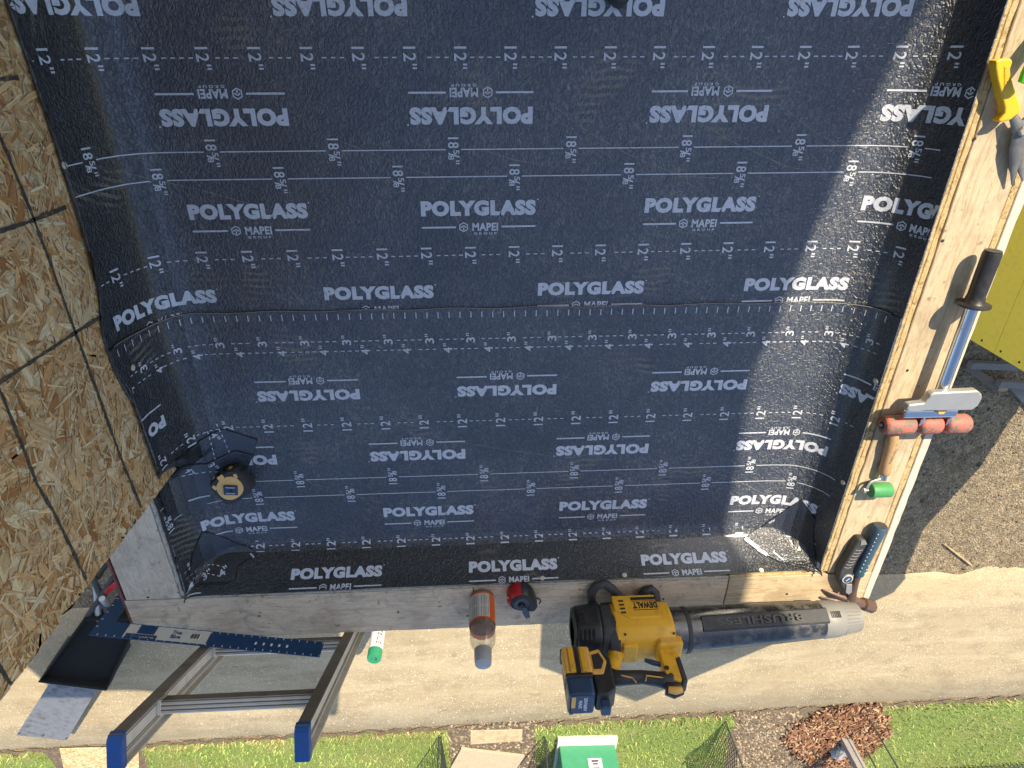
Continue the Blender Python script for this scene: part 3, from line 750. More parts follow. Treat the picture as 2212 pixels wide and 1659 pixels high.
def emit(sh, y0, sl, off, parent, LC, keep, name='printed_lettering', s_max=9.):
    me = bpy.data.meshes.new('p'); me.from_pydata([(a, b, 0) for a, b in sh.v], [], sh.f)
    bm = bmesh.new(); bm.from_mesh(me)
    # cut along the fold lines so the ink follows the bends
    def cut(co, no):
        bmesh.ops.bisect_plane(bm, geom=bm.verts[:] + bm.edges[:] + bm.faces[:], plane_co=co, plane_no=no, dist=1e-6)
    for c in CUT_U: cut((c, 0, 0), (1, 0, 0))
    for c in CUT_V: cut((0, -(c + y0), 0), (-sl, 1, 0))
    if s_max < 9: 
        bmesh.ops.bisect_plane(bm, geom=bm.verts[:] + bm.edges[:] + bm.faces[:], plane_co=(0, -s_max, 0), plane_no=(0, -1, 0), clear_outer=True)
    bad = [f for f in bm.faces if not keep(f.calc_center_median().x, -f.calc_center_median().y)]
    bmesh.ops.delete(bm, geom=bad, context='FACES')
    for v in bm.verts:
        u, s_ = v.co.x, -v.co.y
        v.co = S(u, -(y0 + sl * u - s_), off) - LC
    for f in bm.faces: f.smooth = False
    bmesh.ops.recalc_face_normals(bm, faces=bm.faces)
    bm.to_mesh(me); bm.free(); me.materials.append(M_PRINT)
    o = bpy.data.objects.new(name, me); COL.objects.link(o); o.parent = parent; o['kind'] = 'stuff'; return o
I_ = .0254
def keepU(u, s_):
    v = -(U_Y0 + U_SL * u - s_)
    return (u < UR - .004) and u > lefttop(v) + .004 and v < .5418 - L_SL * u - .001
# upper sheet
sh = Sheet2D()
for c in seq(-.24, PER, -.95, 1.): logo(sh, c, .204, .237, False, .18, .168)
for c in seq(-.001, PER, -.95, 1.05): logo(sh, c, .3925, .4255, False, .3665, .3535)
for c in seq(.0105, PER, -.95, 1.05): logo(sh, c, .576, .609, True, .633, .6475)
for c in seq(.2675, PER, -.95, 1.05): logo(sh, c, .763, .795, True, .820, .834)
k1 = seq(-.02, PER / 5); k2 = seq(-.009, PER / 5); ka = seq(-.039, PER / 2); kb = seq(.087, PER / 2)
for k in k1: inch(sh, k, 12 * I_, '12', False)
for k in k2: inch(sh, k, 27.375 * I_, '12', False)
dashed(sh, 12 * I_, -.86, .98, k1); dashed(sh, 27.375 * I_, -.86, .98, k2)
for k in ka: eighteen(sh, k, 18.625 * I_, False)
for k in kb: eighteen(sh, k, 20.75 * I_, False)
solidln(sh, 18.625 * I_, -.86, .98, ka); solidln(sh, 20.75 * I_, -.86, .98, kb)
emit(sh, U_Y0, U_SL, OFF_U + .0008, TU, LCU, keepU)
# lower sheet
def keepL(u, s_):
    v = -(L_Y0 + L_SL * u - s_)
    return (u < UR - .003) and u > (lefttop(v) if v < .9 else ULT) + .004 and v < FA[-1] - .002
sh = Sheet2D()
for c in seq(.074, PER, -.95, 1.1): logo(sh, c, .2037, .2337, False, .179, .166)
for c in seq(-.1575, PER, -.95, 1.1): logo(sh, c, .39, .4215, False, .3665, .353)
for c in seq(-.1395, PER, -.95, 1.1): logo(sh, c, .576, .609, True, .633, .6475)
for c in seq(.0915, PER, -.95, 1.1): logo(sh, c, .763, .795, True, .820, .834)
k1 = seq(.058, PER / 5); k2 = seq(.07, PER / 5); k3 = seq(-.013, PER / 5); k4 = seq(.029, PER / 5); ka = seq(.0145, PER / 2); kb = seq(.141, PER / 2)
for k in k1: inch(sh, k, 12 * I_, '12', True)
for k in k2: inch(sh, k, 27.375 * I_, '12', True)
for k in k3: inch(sh, k, 3 * I_, '3', True)
for k in k4: inch(sh, k, 4 * I_, '4', True)
dashed(sh, 12 * I_, -.88, .98, k1); dashed(sh, 27.375 * I_, -.88, .98, k2); dashed(sh, 3 * I_, -.88, .98, k3, .017); dashed(sh, 4 * I_, -.88, .98, k4, .017)
for k in ka: eighteen(sh, k, 18.625 * I_, True)
for k in kb: eighteen(sh, k, 20.75 * I_, True)
solidln(sh, 18.625 * I_, -.88, .98, ka); solidln(sh, 20.75 * I_, -.88, .98, kb)
for k in seq(.116, I_, -.88, .98): sh.rect(k, -.0145, .0022, .015)
emit(sh, L_Y0, L_SL, OFF_L + .0008, TL, LCL, keepL)
# white cap nails along the turned up edges
def nail(u, v, parent, LC, off, r=.0068):
    c = S(u, v, off); e = .002; a = (S0(u + e, v) - S0(u - e, v)).normalized(); b = (S0(u, v + e) - S0(u, v - e)).normalized(); n = a.cross(-b).normalized()
    mb = MB(); M = Matrix.Translation(c - LC) @ n.to_track_quat('Z', 'Y').to_matrix().to_4x4()
    mb.lathe([(r, 0), (r, .0012), (r * .7, .002)], 12, M); mb.obj('nail_cap', M_WHITE, parent, smooth=50)
for v in (.30,): nail(UR - .012, v, TU, LCU, OFF_U)
for v in (.70, 1.00): nail(UR - .012, v, TL, LCL, OFF_L)
nail(-LA[-1] + .046, .20, TU, LCU, OFF_U); nail(-LA[-1] + .055, .61, TL, LCL, OFF_L)
for u in (.17, .40, .79): nail(u, FA[-1] - .01, TL, LCL, OFF_L)

# ------------------------------------------------------------------ corner patches
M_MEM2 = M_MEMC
def uv_of(u, v, z_guess=None):
    # picture point -> (u, v) sheet coordinates by walking the surface (small search)
    tgt = Vector((u, v)); p = pz(u, v, 0.); best = None
    def proj(q):
        d = ROT.transposed() @ (q - Vector((0, 0, CAM_H))); return Vector((1106 + F_PX * d.x / -d.z, 829.5 - F_PX * d.y / -d.z))
    a, b = p.x, -p.y
    a = min(max(a, -.85), UR); b = min(max(b, 0), FA[-1])
    step = .05
    cur = (proj(S0(a, b)) - tgt).length
    while step > .0003:
        imp = False
        for da, db in ((step, 0), (-step, 0), (0, step), (0, -step)):
            a2, b2 = min(max(a + da, -.85), UR), min(max(b + db, 0), FA[-1])
            c = (proj(S0(a2, b2)) - tgt).length
            if c < cur - 1e-6: cur, a, b, imp = c, a2, b2, True
        if not imp: step *= .5
    return a, b
def patch(name, label, pix, off, prints=(), group=None):
    q = [uv_of(*p) for p in pix]
    bm = bmesh.new(); vs_ = [bm.verts.new((a, b, 0)) for a, b in q]; bm.faces.new(vs_); bmesh.ops.triangulate(bm, faces=bm.faces)
    for c in CUT_U: bmesh.ops.bisect_plane(bm, geom=bm.verts[:] + bm.edges[:] + bm.faces[:], plane_co=(c, 0, 0), plane_no=(1, 0, 0), dist=1e-5)
    for c in CUT_V + [.86, .88, .90, .92, .94, .96]: bmesh.ops.bisect_plane(bm, geom=bm.verts[:] + bm.edges[:] + bm.faces[:], plane_co=(0, c, 0), plane_no=(0, 1, 0), dist=1e-5)
    cu = sum(a for a, _ in q) / len(q); cv = sum(b for _, b in q) / len(q); LC = S(cu, cv, off)
    th = thing(name, label, 'membrane patch', LC, group=group)
    for v in bm.verts: v.co = S(v.co.x, v.co.y, off) - LC
    bmesh.ops.recalc_face_normals(bm, faces=bm.faces)
    if sum(f.normal.z for f in bm.faces) < 0: bmesh.ops.reverse_faces(bm, faces=bm.faces)
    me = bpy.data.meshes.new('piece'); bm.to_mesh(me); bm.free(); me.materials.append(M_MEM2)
    o = bpy.data.objects.new('piece', me); COL.objects.link(o); o.parent = th
    m = o.modifiers.new('thick', 'SOLIDIFY'); m.thickness = .0036; m.offset = -1
    # raised black bitumen bead along the cut edge
    mb = MB(); ring = []
    n = len(q)
    for i in range(n):
        a, b = q[i], q[(i + 1) % n]; L = math.hypot(a[0] - b[0], a[1] - b[1]); k = max(1, int(L / .012))
        ring += [(a[0] + (b[0] - a[0]) * t / k, a[1] + (b[1] - a[1]) * t / k) for t in range(k)]
    pts = [S(a, b, off - .0014) - LC for a, b in ring]; pts.append(pts[0])
    mb.tube(pts, .0008, 6, caps=False); mb.obj('cut_edge', M_TAR, th, smooth=60)
    if prints:
        sh = Sheet2D()
        for pr in prints: pr(sh)
        me = bpy.data.meshes.new('p'); me.from_pydata([(a, b, 0) for a, b in sh.v], [], sh.f); bm = bmesh.new(); bm.from_mesh(me)
        for c in CUT_U: bmesh.ops.bisect_plane(bm, geom=bm.verts[:] + bm.edges[:] + bm.faces[:], plane_co=(c, 0, 0), plane_no=(1, 0, 0), dist=1e-6)
        for c in CUT_V: bmesh.ops.bisect_plane(bm, geom=bm.verts[:] + bm.edges[:] + bm.faces[:], plane_co=(0, -c, 0), plane_no=(0, 1, 0), dist=1e-6)
        for v in bm.verts: v.co = S(v.co.x, -v.co.y, off + .0008) - LC
        bmesh.ops.recalc_face_normals(bm, faces=bm.faces); bm.to_mesh(me); bm.free(); me.materials.append(M_PRINT)
        po = bpy.data.objects.new('printed_lettering', me); COL.objects.link(po); po.parent = th; po['kind'] = 'stuff'
    return th
# pale edge of the top film along the lap, and a few fine scratches dragged across the sheets
M_FILM = paint('pale_film_edge', (.28, .25, .21), .7, wear=.5, dirt=(.05, .05, .05), nscale=60)
mb = MB(); mb.tube([S(u, -(L_Y0 + L_SL * u) + .0016 * math.sin(u * 31) - .0004, OFF_L - .0004) - LCL for u in np.arange(UL + .02, UR - .01, .02)], .0009, 5); mb.obj('lap_edge', M_FILM, TL, smooth=60)
def scratch(pix, parent, LC, off, w_=.0009):
    q = [uv_of(*p_) for p_ in pix]; pts = []
    for (a, b), (c, d) in zip(q[:-1], q[1:]):
        k = max(2, int(math.hypot(c - a, d - b) / .01)); pts += [S(a + (c - a) * t / k, b + (d - b) * t / k, off + .0002) for t in range(k)]
    mb = MB()
    for i, p_ in enumerate(pts):
        d = (pts[min(i + 1, len(pts) - 1)] - pts[max(i - 1, 0)]).normalized(); sd = Vector((-d.y, d.x, 0)) * w_ * random.uniform(.2, .8)
        mb.v += [tuple(p_ + sd - LC), tuple(p_ - sd - LC)]
    mb.f = [(2 * i, 2 * i + 1, 2 * i + 3, 2 * i + 2) for i in range(len(pts) - 1)]; mb.obj('scratch', M_FILM, parent)
for pix in ([(200, 355), (330, 388), (470, 420), (640, 470)], [(738, 306), (790, 325), (858, 353), (990, 400)], [(1025, 317), (1110, 345), (1205, 362)], [(1200, 232), (1270, 285), (1360, 335), (1470, 380), (1560, 385)], [(1520, 270), (1590, 310), (1700, 360), (1770, 372)], [(1700, 240), (1760, 285), (1850, 335)]): scratch(pix, TU, LCU, OFF_U)
for pix in ([(950, 945), (1075, 966), (1200, 984), (1350, 992), (1480, 1020)], [(360, 1080), (440, 1070), (530, 1062)], [(640, 1030), (740, 1060), (830, 1085)], [(1480, 1000), (1580, 1030), (1650, 1065)]): scratch(pix, TL, LCL, OFF_L)
def zc7(x, y): return (297 + x * .3092, 837 + y * .3092)
def prt(fn, pix, *a):
    def f(sh):
        u, v = uv_of(*pix); fn(sh, u, v, *a)
    return f
def p_text(sh, u, v, t, w, h, r): sh.text(t, u, -v, w, h, r, .012)
def p_line(sh, u, v, L, r, t=.004): sh.rect(u, -v, L, t, r)
def p_dash(sh, u, v, n, r, pitch=.0166):
    for k in range(n): sh.rect(u + (k - n / 2) * pitch * math.cos(RAD(r)), -v + (k - n / 2) * pitch * math.sin(RAD(r)), .0085, .0022, r)
patch('membrane_patch', 'angular black patch under the tape measure in the corner by the strand board', [zc7(*p) for p in ((250, 500), (330, 440), (600, 280), (838, 352), (822, 455), (700, 560), (560, 640), (330, 600))], .0090,
      [prt(p_text, zc7(540, 330), '4"', .024, .02, -70), prt(p_dash, zc7(525, 430), 7, -88), prt(p_dash, zc7(610, 360), 6, -80)])
patch('membrane_patch', 'large smooth black patch wrapping the kerb corner by the strand board', [zc7(*p) for p in ((128, 735), (300, 530), (480, 515), (690, 425), (815, 455), (770, 560), (560, 700), (480, 800), (430, 880), (180, 880))], .0122,
      [prt(p_text, zc7(535, 530), '3"', .026, .021, -60), prt(p_text, zc7(355, 565), '4"', .026, .021, -75), prt(p_dash, zc7(460, 575), 6, -8), prt(p_line, zc7(425, 750), .055, -4)])
patch('membrane_patch', 'folded black patch with torn point at the front corner by the grey kerb boards', [zc7(*p) for p in ((450, 1000), (520, 1008), (660, 1060), (848, 1162), (700, 1250), (690, 1345), (610, 1385), (400, 1390), (345, 1300), (375, 1150))], .0090,
      [prt(p_text, zc7(490, 1310), '3"', .03, .022, 40), prt(p_text, zc7(610, 1290), '4"', .03, .022, 45), prt(p_dash, zc7(480, 1240), 9, -14), prt(p_dash, zc7(470, 1300), 8, -14), prt(p_line, zc7(810, 1178), .016, -45)])
def zc8(x, y): return (1539 + x * .1465, 1053 + y * .1465)
patch('membrane_patch', 'diamond shaped black patch shining in the sun at the corner under the hammer', [zc8(*p) for p in ((467, 740), (700, 565), (1010, 350), (1320, 160), (1540, 462), (1510, 650), (1530, 900), (1570, 1200), (1470, 1262), (1040, 1130), (780, 1012), (690, 985))], .0090,
      [prt(p_text, zc8(1180, 800), '12"', .050, .024, -62), prt(p_line, zc8(950, 1020), .036, -45), prt(p_line, zc8(560, 830), .045, -42, .012), prt(p_line, zc8(720, 960), .03, -38, .010), prt(p_text, zc8(860, 470), 'ww', .02, .008, 40)])
# ================================================================== materials for the tools
M_BLK = paint('black_plastic', (.018, .018, .019), .42, wear=.35, dirt=(.10, .095, .085), nscale=60)
M_BLK2 = paint('charcoal_rubber', (.035, .036, .038), .6, wear=.35, dirt=(.13, .12, .10), nscale=60)
M_TUBE = paint('scuffed_black_tube', (.018, .019, .022), .24, wear=1., dirt=(.20, .18, .15), nscale=34, spec=.8)
M_YEL = paint('tool_yellow', (.76, .40, .02), .45, wear=.65, dirt=(.16, .10, .04), nscale=45)
M_YEL2 = paint('snips_yellow', (.72, .42, .012), .4, wear=.35, dirt=(.35, .20, .03), nscale=50)
M_ORG = paint('amber_trim', (.74, .40, .08), .5, wear=.3, dirt=(.14, .08, .03), nscale=60)
M_BLUE = paint('battery_blue', (.028, .055, .11), .35, wear=.2)
M_LGREY = paint('light_grey_plastic', (.19, .185, .17), .5, wear=.55, dirt=(.16, .14, .11), nscale=50)
M_CHR = paint('chrome', (.62, .63, .66), .14, 1.0, wear=.35, dirt=(.10, .07, .04), nscale=30, bmp=.02)
M_STEEL = paint('scratched_steel', (.40, .40, .39), .45, .6, wear=.3, dirt=(.16, .12, .09), nscale=30)
M_RUST = paint('rusty_steel', (.13, .085, .07), .5, .5, wear=.6, dirt=(.16, .06, .03), nscale=60)
M_ALU = paint('mill_aluminium', (.74, .68, .58), .45, .25, wear=.35, dirt=(.20, .17, .13), nscale=26)
M_ALUD = paint('worn_aluminium_front', (.21, .175, .135), .6, .2, wear=.7, dirt=(.085, .06, .04), nscale=26)
M_CAPB = paint('blue_cap_plastic', (.012, .085, .30), .45, wear=.6, dirt=(.04, .05, .07), nscale=50)
M_SQ = paint('blue_anodised', (.008, .055, .15), .38, .35, wear=.35, dirt=(.10, .10, .11), nscale=40)
M_REDR = paint('red_roller_rubber', (.50, .105, .085), .6, wear=1.0, dirt=(.27, .25, .21), nscale=38)
def mat_redr():
    m, nt, b = newmat('scuffed_red_rubber'); v = coords(nt)
    n1 = noise(nt, v, 55, 6, .7, .8); n2 = noise(nt, v, 190, 4, .6)
    k = mix(nt, 1., ramp(nt, n1, [(.455, 0), (.50, 1)]), ramp(nt, n2, [(.35, .5), (.52, 1)]), 'MULTIPLY')
    setb(nt, b, mix(nt, k, (.56, .12, .09), (.15, .135, .10)), .6, 0, .4); bump(nt, b, n2, .2, .002); return m
M_REDR = mat_redr()
M_GRNR = paint('green_roller', (.05, .24, .075), .5, wear=.25, dirt=(.14, .30, .12), nscale=60)
M_WOODH = mat_ply('turned_wood_handle', (.48, .31, .155), (.54, .36, .19), (.36, .21, .095), 'y', seedv=2.)
M_RED = paint('red_plastic', (.42, .012, .016), .35, wear=.2)
M_TEAL = paint('hammer_grip_blue', (.035, .075, .115), .55, wear=.3, dirt=(.10, .12, .14), nscale=70)
M_EMB = paint('embossed_black', (.024, .024, .024), .4, wear=.5, dirt=(.2, .18, .15), nscale=40)
M_INKW = paint('white_ink', (.72, .70, .66), .5, wear=.25)
M_INKK = paint('black_ink', (.015, .014, .013), .5, wear=.1)
M_PAPER = paint('label_paper', (.56, .53, .47), .55, wear=.3, dirt=(.30, .26, .2), nscale=60)
M_ORL = paint('orange_label', (.62, .12, .015), .4, wear=.15)
M_GREENB = paint('green_cabinet_paint', (.05, .26, .135), .5, wear=.3, dirt=(.14, .34, .22), nscale=14)
M_CONC = paint('pale_concrete', (.55, .52, .46), .9, wear=.4, dirt=(.34, .30, .24), nscale=14)
M_NET = paint('dark_plastic_net', (.022, .026, .022), .6, wear=.1)
M_STAKE = paint('dark_green_stake', (.03, .045, .035), .6, wear=.3)
M_POST = mat_ply('grey_weathered_post', (.30, .27, .24), (.36, .33, .30), (.18, .16, .14), 'x', .6, (.30, .29, .28), 4.)
def mat_clear(name, col, rough=.04):
    m, nt, b = newmat(name); setb(nt, b, col, rough, 0, .5); b.inputs['Transmission Weight'].default_value = 1.; b.inputs['IOR'].default_value = 1.2; return m
def mat_film(name, tint, dif, k, gloss=.12):
    m = bpy.data.materials.new(name); m.use_nodes = True; nt = m.node_tree; nt.nodes.remove(nt.nodes['Principled BSDF']); out = nt.nodes['Material Output']
    tr = N(nt, 'ShaderNodeBsdfTransparent'); tr.inputs[0].default_value = c4(tint); df = N(nt, 'ShaderNodeBsdfDiffuse'); df.inputs[0].default_value = c4(dif)
    gl = N(nt, 'ShaderNodeBsdfGlossy'); gl.inputs['Roughness'].default_value = .06
    lw = N(nt, 'ShaderNodeValue'); lw.outputs[0].default_value = gloss * .5
    m1 = N(nt, 'ShaderNodeMixShader'); m1.inputs[0].default_value = k; nt.links.new(tr.outputs[0], m1.inputs[1]); nt.links.new(df.outputs[0], m1.inputs[2])
    m2 = N(nt, 'ShaderNodeMixShader'); nt.links.new(lw.outputs[0], m2.inputs[0]); nt.links.new(m1.outputs[0], m2.inputs[1]); nt.links.new(gl.outputs[0], m2.inputs[2])
    nt.links.new(m2.outputs[0], out.inputs[0]); return m
M_CLEAR = mat_film('clear_bottle_plastic', (.93, .93, .91), (.5, .5, .5), .05)
M_LIQ = mat_film('brown_liquid', (.90, .60, .45), (.66, .36, .22), .38)
M_BAGC = mat_film('clear_bag_film', (.9, .91, .93), (.6, .62, .66), .35)

def text3(parent, name, txt, c, right, up, w, h, mat, off, bold=.012, LC=(0, 0, 0)):
    V_, F_, _ = glyphs(txt, bold); r = Vector(right).normalized(); u = Vector(up).normalized(); n = r.cross(u)
    mb = MB(); mb.add([Vector(c) - Vector(LC) + r * a * w + u * b * h + n * off for a, b in V_], F_)
    return mb.obj(name, mat, parent)
def quad3(parent, name, c, right, up, w, h, mat, th, LC=(0, 0, 0), bevel=0):
    r = Vector(right).normalized(); u = Vector(up).normalized(); n = r.cross(u); c = Vector(c) - Vector(LC)
    mb = MB(); mb.slab([c - r * w / 2 - u * h / 2, c + r * w / 2 - u * h / 2, c + r * w / 2 + u * h / 2, c - r * w / 2 + u * h / 2], n, th)
    return mb.obj(name, mat, parent, bevel=bevel, seg=1)
def mk(th, LC):
    def f(mb, name, mat, par=None, **k): return shift(mb, LC).obj(name, mat, par or th, **k)
    return f
XM = Matrix.Rotation(RAD(90), 4, 'Y')      # lathe axis z -> x
def lx(x0, y, z): return Matrix.Translation((x0, y, z)) @ XM

# ------------------------------------------------------------------ ladder
LD = Vector((0, .467, .884)).normalized(); LNr = Vector((0, LD.z, -LD.y))
l0 = Vector((0, -1.4815, .107)); foot_t = (GZ + .01 - l0.z) / LD.z; top_t = (.545 - l0.z) / LD.z
th = thing('extension_ladder', 'aluminium ladder with blue end caps leaning on the front kerb', 'ladder', (-.565, (l0 + LD * foot_t).y, GZ)); LC = th.location.copy(); K = mk(th, LC)
def lpt(x, t, d): p = l0 + LD * t - LNr * d; return Vector((x, p.y, p.z))
def lbox(x0, x1, d0, d1, t0, t1):
    mb = MB(); P_ = [lpt(x, t, d) for x in (x0, x1) for d in (d0, d1) for t in (t0, t1)]
    return mb.add(P_, [(0, 1, 3, 2), (4, 6, 7, 5), (0, 4, 5, 1), (2, 3, 7, 6), (0, 2, 6, 4), (1, 5, 7, 3)])
for xs in (-.768, -.391):
    w = lbox(xs + .010, xs + .0135, .004, .070, foot_t, top_t - .012); ra = K(w, 'rail_web', M_ALU)
    for d0 in (.016, .022, .050, .056):
        w = lbox(xs + .0137, xs + .0147, d0, d0 + .0018, foot_t + .02, top_t - .03); K(w, 'rib', M_ALU, ra) if False else K(w, 'rail_groove', M_ALUD)
    w = lbox(xs, xs + .027, 0, .0038, foot_t, top_t - .012); K(w, 'front_flange', M_ALUD, bevel=.001, seg=1)
    w = lbox(xs, xs + .027, .0702, .074, foot_t, top_t - .012); K(w, 'rear_flange', M_ALU, bevel=.001, seg=1)
    # blue end cap, rounded on the near top edge
    c = [(0, -.016), (0, -.012), (.004, -.002), (.014, .004), (.076, .004), (.076, -.016)]
    mb = MB(); n = len(c); P_ = [lpt(x, top_t - .008 + t, d - .002) for x in (xs - .002, xs + .029) for d, t in c]
    mb.add(P_, [tuple(range(n - 1, -1, -1)), tuple(range(n, 2 * n))] + [(i, (i + 1) % n, n + (i + 1) % n, n + i) for i in range(n)])
    cp = K(mb, 'end_cap', M_CAPB, bevel=.002)
    for t in (-.018, -.042):
        s = MB(); M = Matrix.Translation(lpt(xs + .0136, top_t - .022, .026 + (-.018 - t) * .9)) @ XM; s.lathe([(.005, 0), (.004, .002)], 10, M); K(s, 'rivet', M_DARK, cp)
rt = (.375 - l0.z) / LD.z
k = 0
while rt - k * .3048 > foot_t + .15:
    t = rt - k * .3048; mb = MB(); xa, xb = -.7545, -.3790
    # D shaped rung with ridged tread
    prof = [(-.016, .012), (.012, .017), (.017, .010), (.017, -.014), (.010, -.018), (-.014, -.015)]
    P_ = [lpt(x, t + b, .034 + a) for x in (xa, xb) for a, b in prof]; n = len(prof)
    mb.add(P_, [tuple(range(n)), tuple(range(n, 2 * n))] + [(i, (i + 1) % n, n + (i + 1) % n, n + i) for i in range(n)])
    rg = K(mb, 'rung', M_ALU, bevel=.0015, seg=1)
    if k < 3:
        for i in range(6):
            q = MB(); a0 = Vector(prof[0]).lerp(Vector(prof[1]), (i + .5) / 6)
            q.tube([lpt(x, t + a0.y + .0004, .034 + a0.x) for x in (xa + .004, xb - .002)], .0016, 5); K(q, 'tread_ridge', M_ALU if i % 2 else M_ALUD, rg)
        q = MB(); q.add([lpt(x, t + b_, .034 - a_ - .0006) for x in (xa + .006, xb - .003) for a_, b_ in ((.0160, .0118), (.0142, -.0145))], [(0, 1, 3, 2)]); K(q, 'worn_face', M_ALUD, rg)
        cs = [(p_ * 1.18) for p_ in (Vector(q) for q in prof)]
        q = MB(); P_ = [lpt(x, t + b.y, .034 + b.x) for x in (xa, xa + .010) for b in cs]
        q.add(P_, [tuple(range(n)), tuple(range(n, 2 * n))] + [(i, (i + 1) % n, n + (i + 1) % n, n + i) for i in range(n)]); K(q, 'rung_collar', M_ALU, rg, bevel=.002)
    k += 1

# ------------------------------------------------------------------ framing square
def z7(x, y): return (x * .33347, 1106 + y * .33347)
H = pz(*z7(575, 800), .163); E2 = pz(*z7(2070, 943), .192)      # standing on edge on the kerb, leaning on the ladder rail
a = (E2 - H).normalized(); d = ray(*z7(790, 510)); O = Vector((0, 0, CAM_H)); t = (H - O).dot(a) / d.dot(a); T = O + d * t
bdir = (T - H).normalized(); nq = a.cross(bdir).normalized()
if nq.y < 0: nq = -nq
th = thing('framing_square', 'blue framing square with torn paper label standing on edge against the ladder', 'square', H); K = mk(th, (0, 0, 0))
La, Lb, wa, wb = (E2 - H).length, (T - H).length + .10, .050, .040
def sq(u, v): return a * u + bdir * v
mb = MB(); mb.slab([sq(0, 0), sq(La, 0), sq(La, wa), sq(wb, wa), sq(wb, Lb), sq(0, Lb)], nq, .0024); mb.obj('blade', M_SQ, th)
r_, u_ = -a, -bdir           # lettering reads from the house side
ctr = lambda u, v, o=.0026: H + sq(u, v) + nq * o
def qd(name, u, v, w, h, mat, o=.0026, par=None):
    mb = MB(); mb.slab([sq(u - w / 2, v - h / 2) + nq * o, sq(u + w / 2, v - h / 2) + nq * o, sq(u + w / 2, v + h / 2) + nq * o, sq(u - w / 2, v + h / 2) + nq * o], nq, .0003); return mb.obj(name, mat, par or th)
lab = qd('paper_label', .190, .026, .215, .043, M_PAPER)
qd('blue_print', .135, .033, .045, .028, M_SQ, .0031, lab); qd('blue_print', .128, .010, .080, .014, M_SQ, .0033, lab); qd('barcode_panel', .262, .027, .028, .018, M_INKW, .0031, lab)
for i in range(9): qd('barcode_bar', .251 + i * .0026, .027, .0010 + .0007 * (i % 3), .016, M_INKK, .0035, lab)
for txt, u, v, w, h, m_ in (('Empire', .132, .008, .060, .010, M_INKW), ('True', .213, .034, .024, .012, M_SQ), ('Blue', .214, .020, .026, .012, M_SQ)):
    mbt = MB(); V_, F_, _ = glyphs(txt, .03); mbt.add([sq(u + x * w, v + (y * h)) + nq * .0036 for x, y in V_], F_); mbt.obj('printed_word', m_, lab)
for i in range(5): mb = MB(); qd('slot_hole', .425 + i * .021, .024, .005, .0085, M_INKW)
for i in range(28):
    qd('scale_mark', .02 + i * .0215, .004, .0016, .006, M_INKW, .0026); qd('scale_mark', .02 + i * .0215, wa - .004, .0016, .006, M_INKW, .0026) if i > 2 else None
for i in range(6): qd('scale_mark', .005, .03 + i * .025, .006, .0016, M_INKW)

# ------------------------------------------------------------------ bottle
b0 = Vector((.002, -1.356, ZP)); th = thing('plastic_bottle', 'clear bottle of brown liquid with orange label and grey cap on front kerb', 'bottle', b0)
sh_ = [(.030, 0), (.0335, .004), (.0345, .012), (.0345, .118), (.0325, .124), (.0345, .130), (.0348, .142), (.0325, .156), (.0265, .168), (.0205, .176), (.0190, .181)]
mb = MB(); mb.lathe(sh_ + [(r - .0016, z) for r, z in reversed(sh_[1:])] + [(.028, .0025)], 40); mb.obj('bottle_wall', M_CLEAR, th, smooth=60)
mb = MB(); mb.lathe([(.027, .003), (.0318, .006), (.0326, .014), (.0326, .114), (.0322, .121)], 40); mb.obj('liquid', M_LIQ, th, smooth=60)
mb = MB(); mb.lathe([(.0351, .016), (.0351, .106), (.0346, .106), (.0346, .016)], 48); lb = mb.obj('label', M_ORL, th, smooth=40)
def arcpanel(par, name, mat, a0, a1, z0, z1, r, n=20):
    mb = MB()
    for i in range(n + 1):
        t = RAD(a0 + (a1 - a0) * i / n)
        for z in (z0, z1): mb.v.append((r * math.cos(t), r * math.sin(t), z))
    mb.f = [(2 * i, 2 * i + 1, 2 * i + 3, 2 * i + 2) for i in range(n)]; return mb.obj(name, mat, par, smooth=60)
pn = arcpanel(lb, 'text_panel', M_PAPER, 56, 196, .022, .100, .0354)
for j, (z0, z1) in enumerate(((.024, .060), (.063, .098))):
    for i in range(17):
        if i % 6 == 5: continue
        aa = 61 + i * 7.6; arcpanel(pn, 'text_line', M_INKK, aa, aa + 1.1 + (i * 7 % 3) * .5, z0 + .003 * ((i * 5) % 3), z1 - .004 * ((i * 3) % 3), .0356, 2)
mb = MB(); cp = [(.0215, .179), (.0222, .182), (.0215, .188), (.0222, .190), (.0215, .196), (.0222, .198), (.0215, .204), (.0205, .219), (.017, .2215)]
mb.lathe(cp, 32); mb.obj('cap', paint('grey_cap', (.40, .39, .38), .4, wear=.2), th, smooth=40)
mb = MB(); mb.lathe([(.0222, .176), (.0235, .178), (.0222, .1795)], 32); mb.obj('neck_ring', M_CLEAR, th, smooth=60)

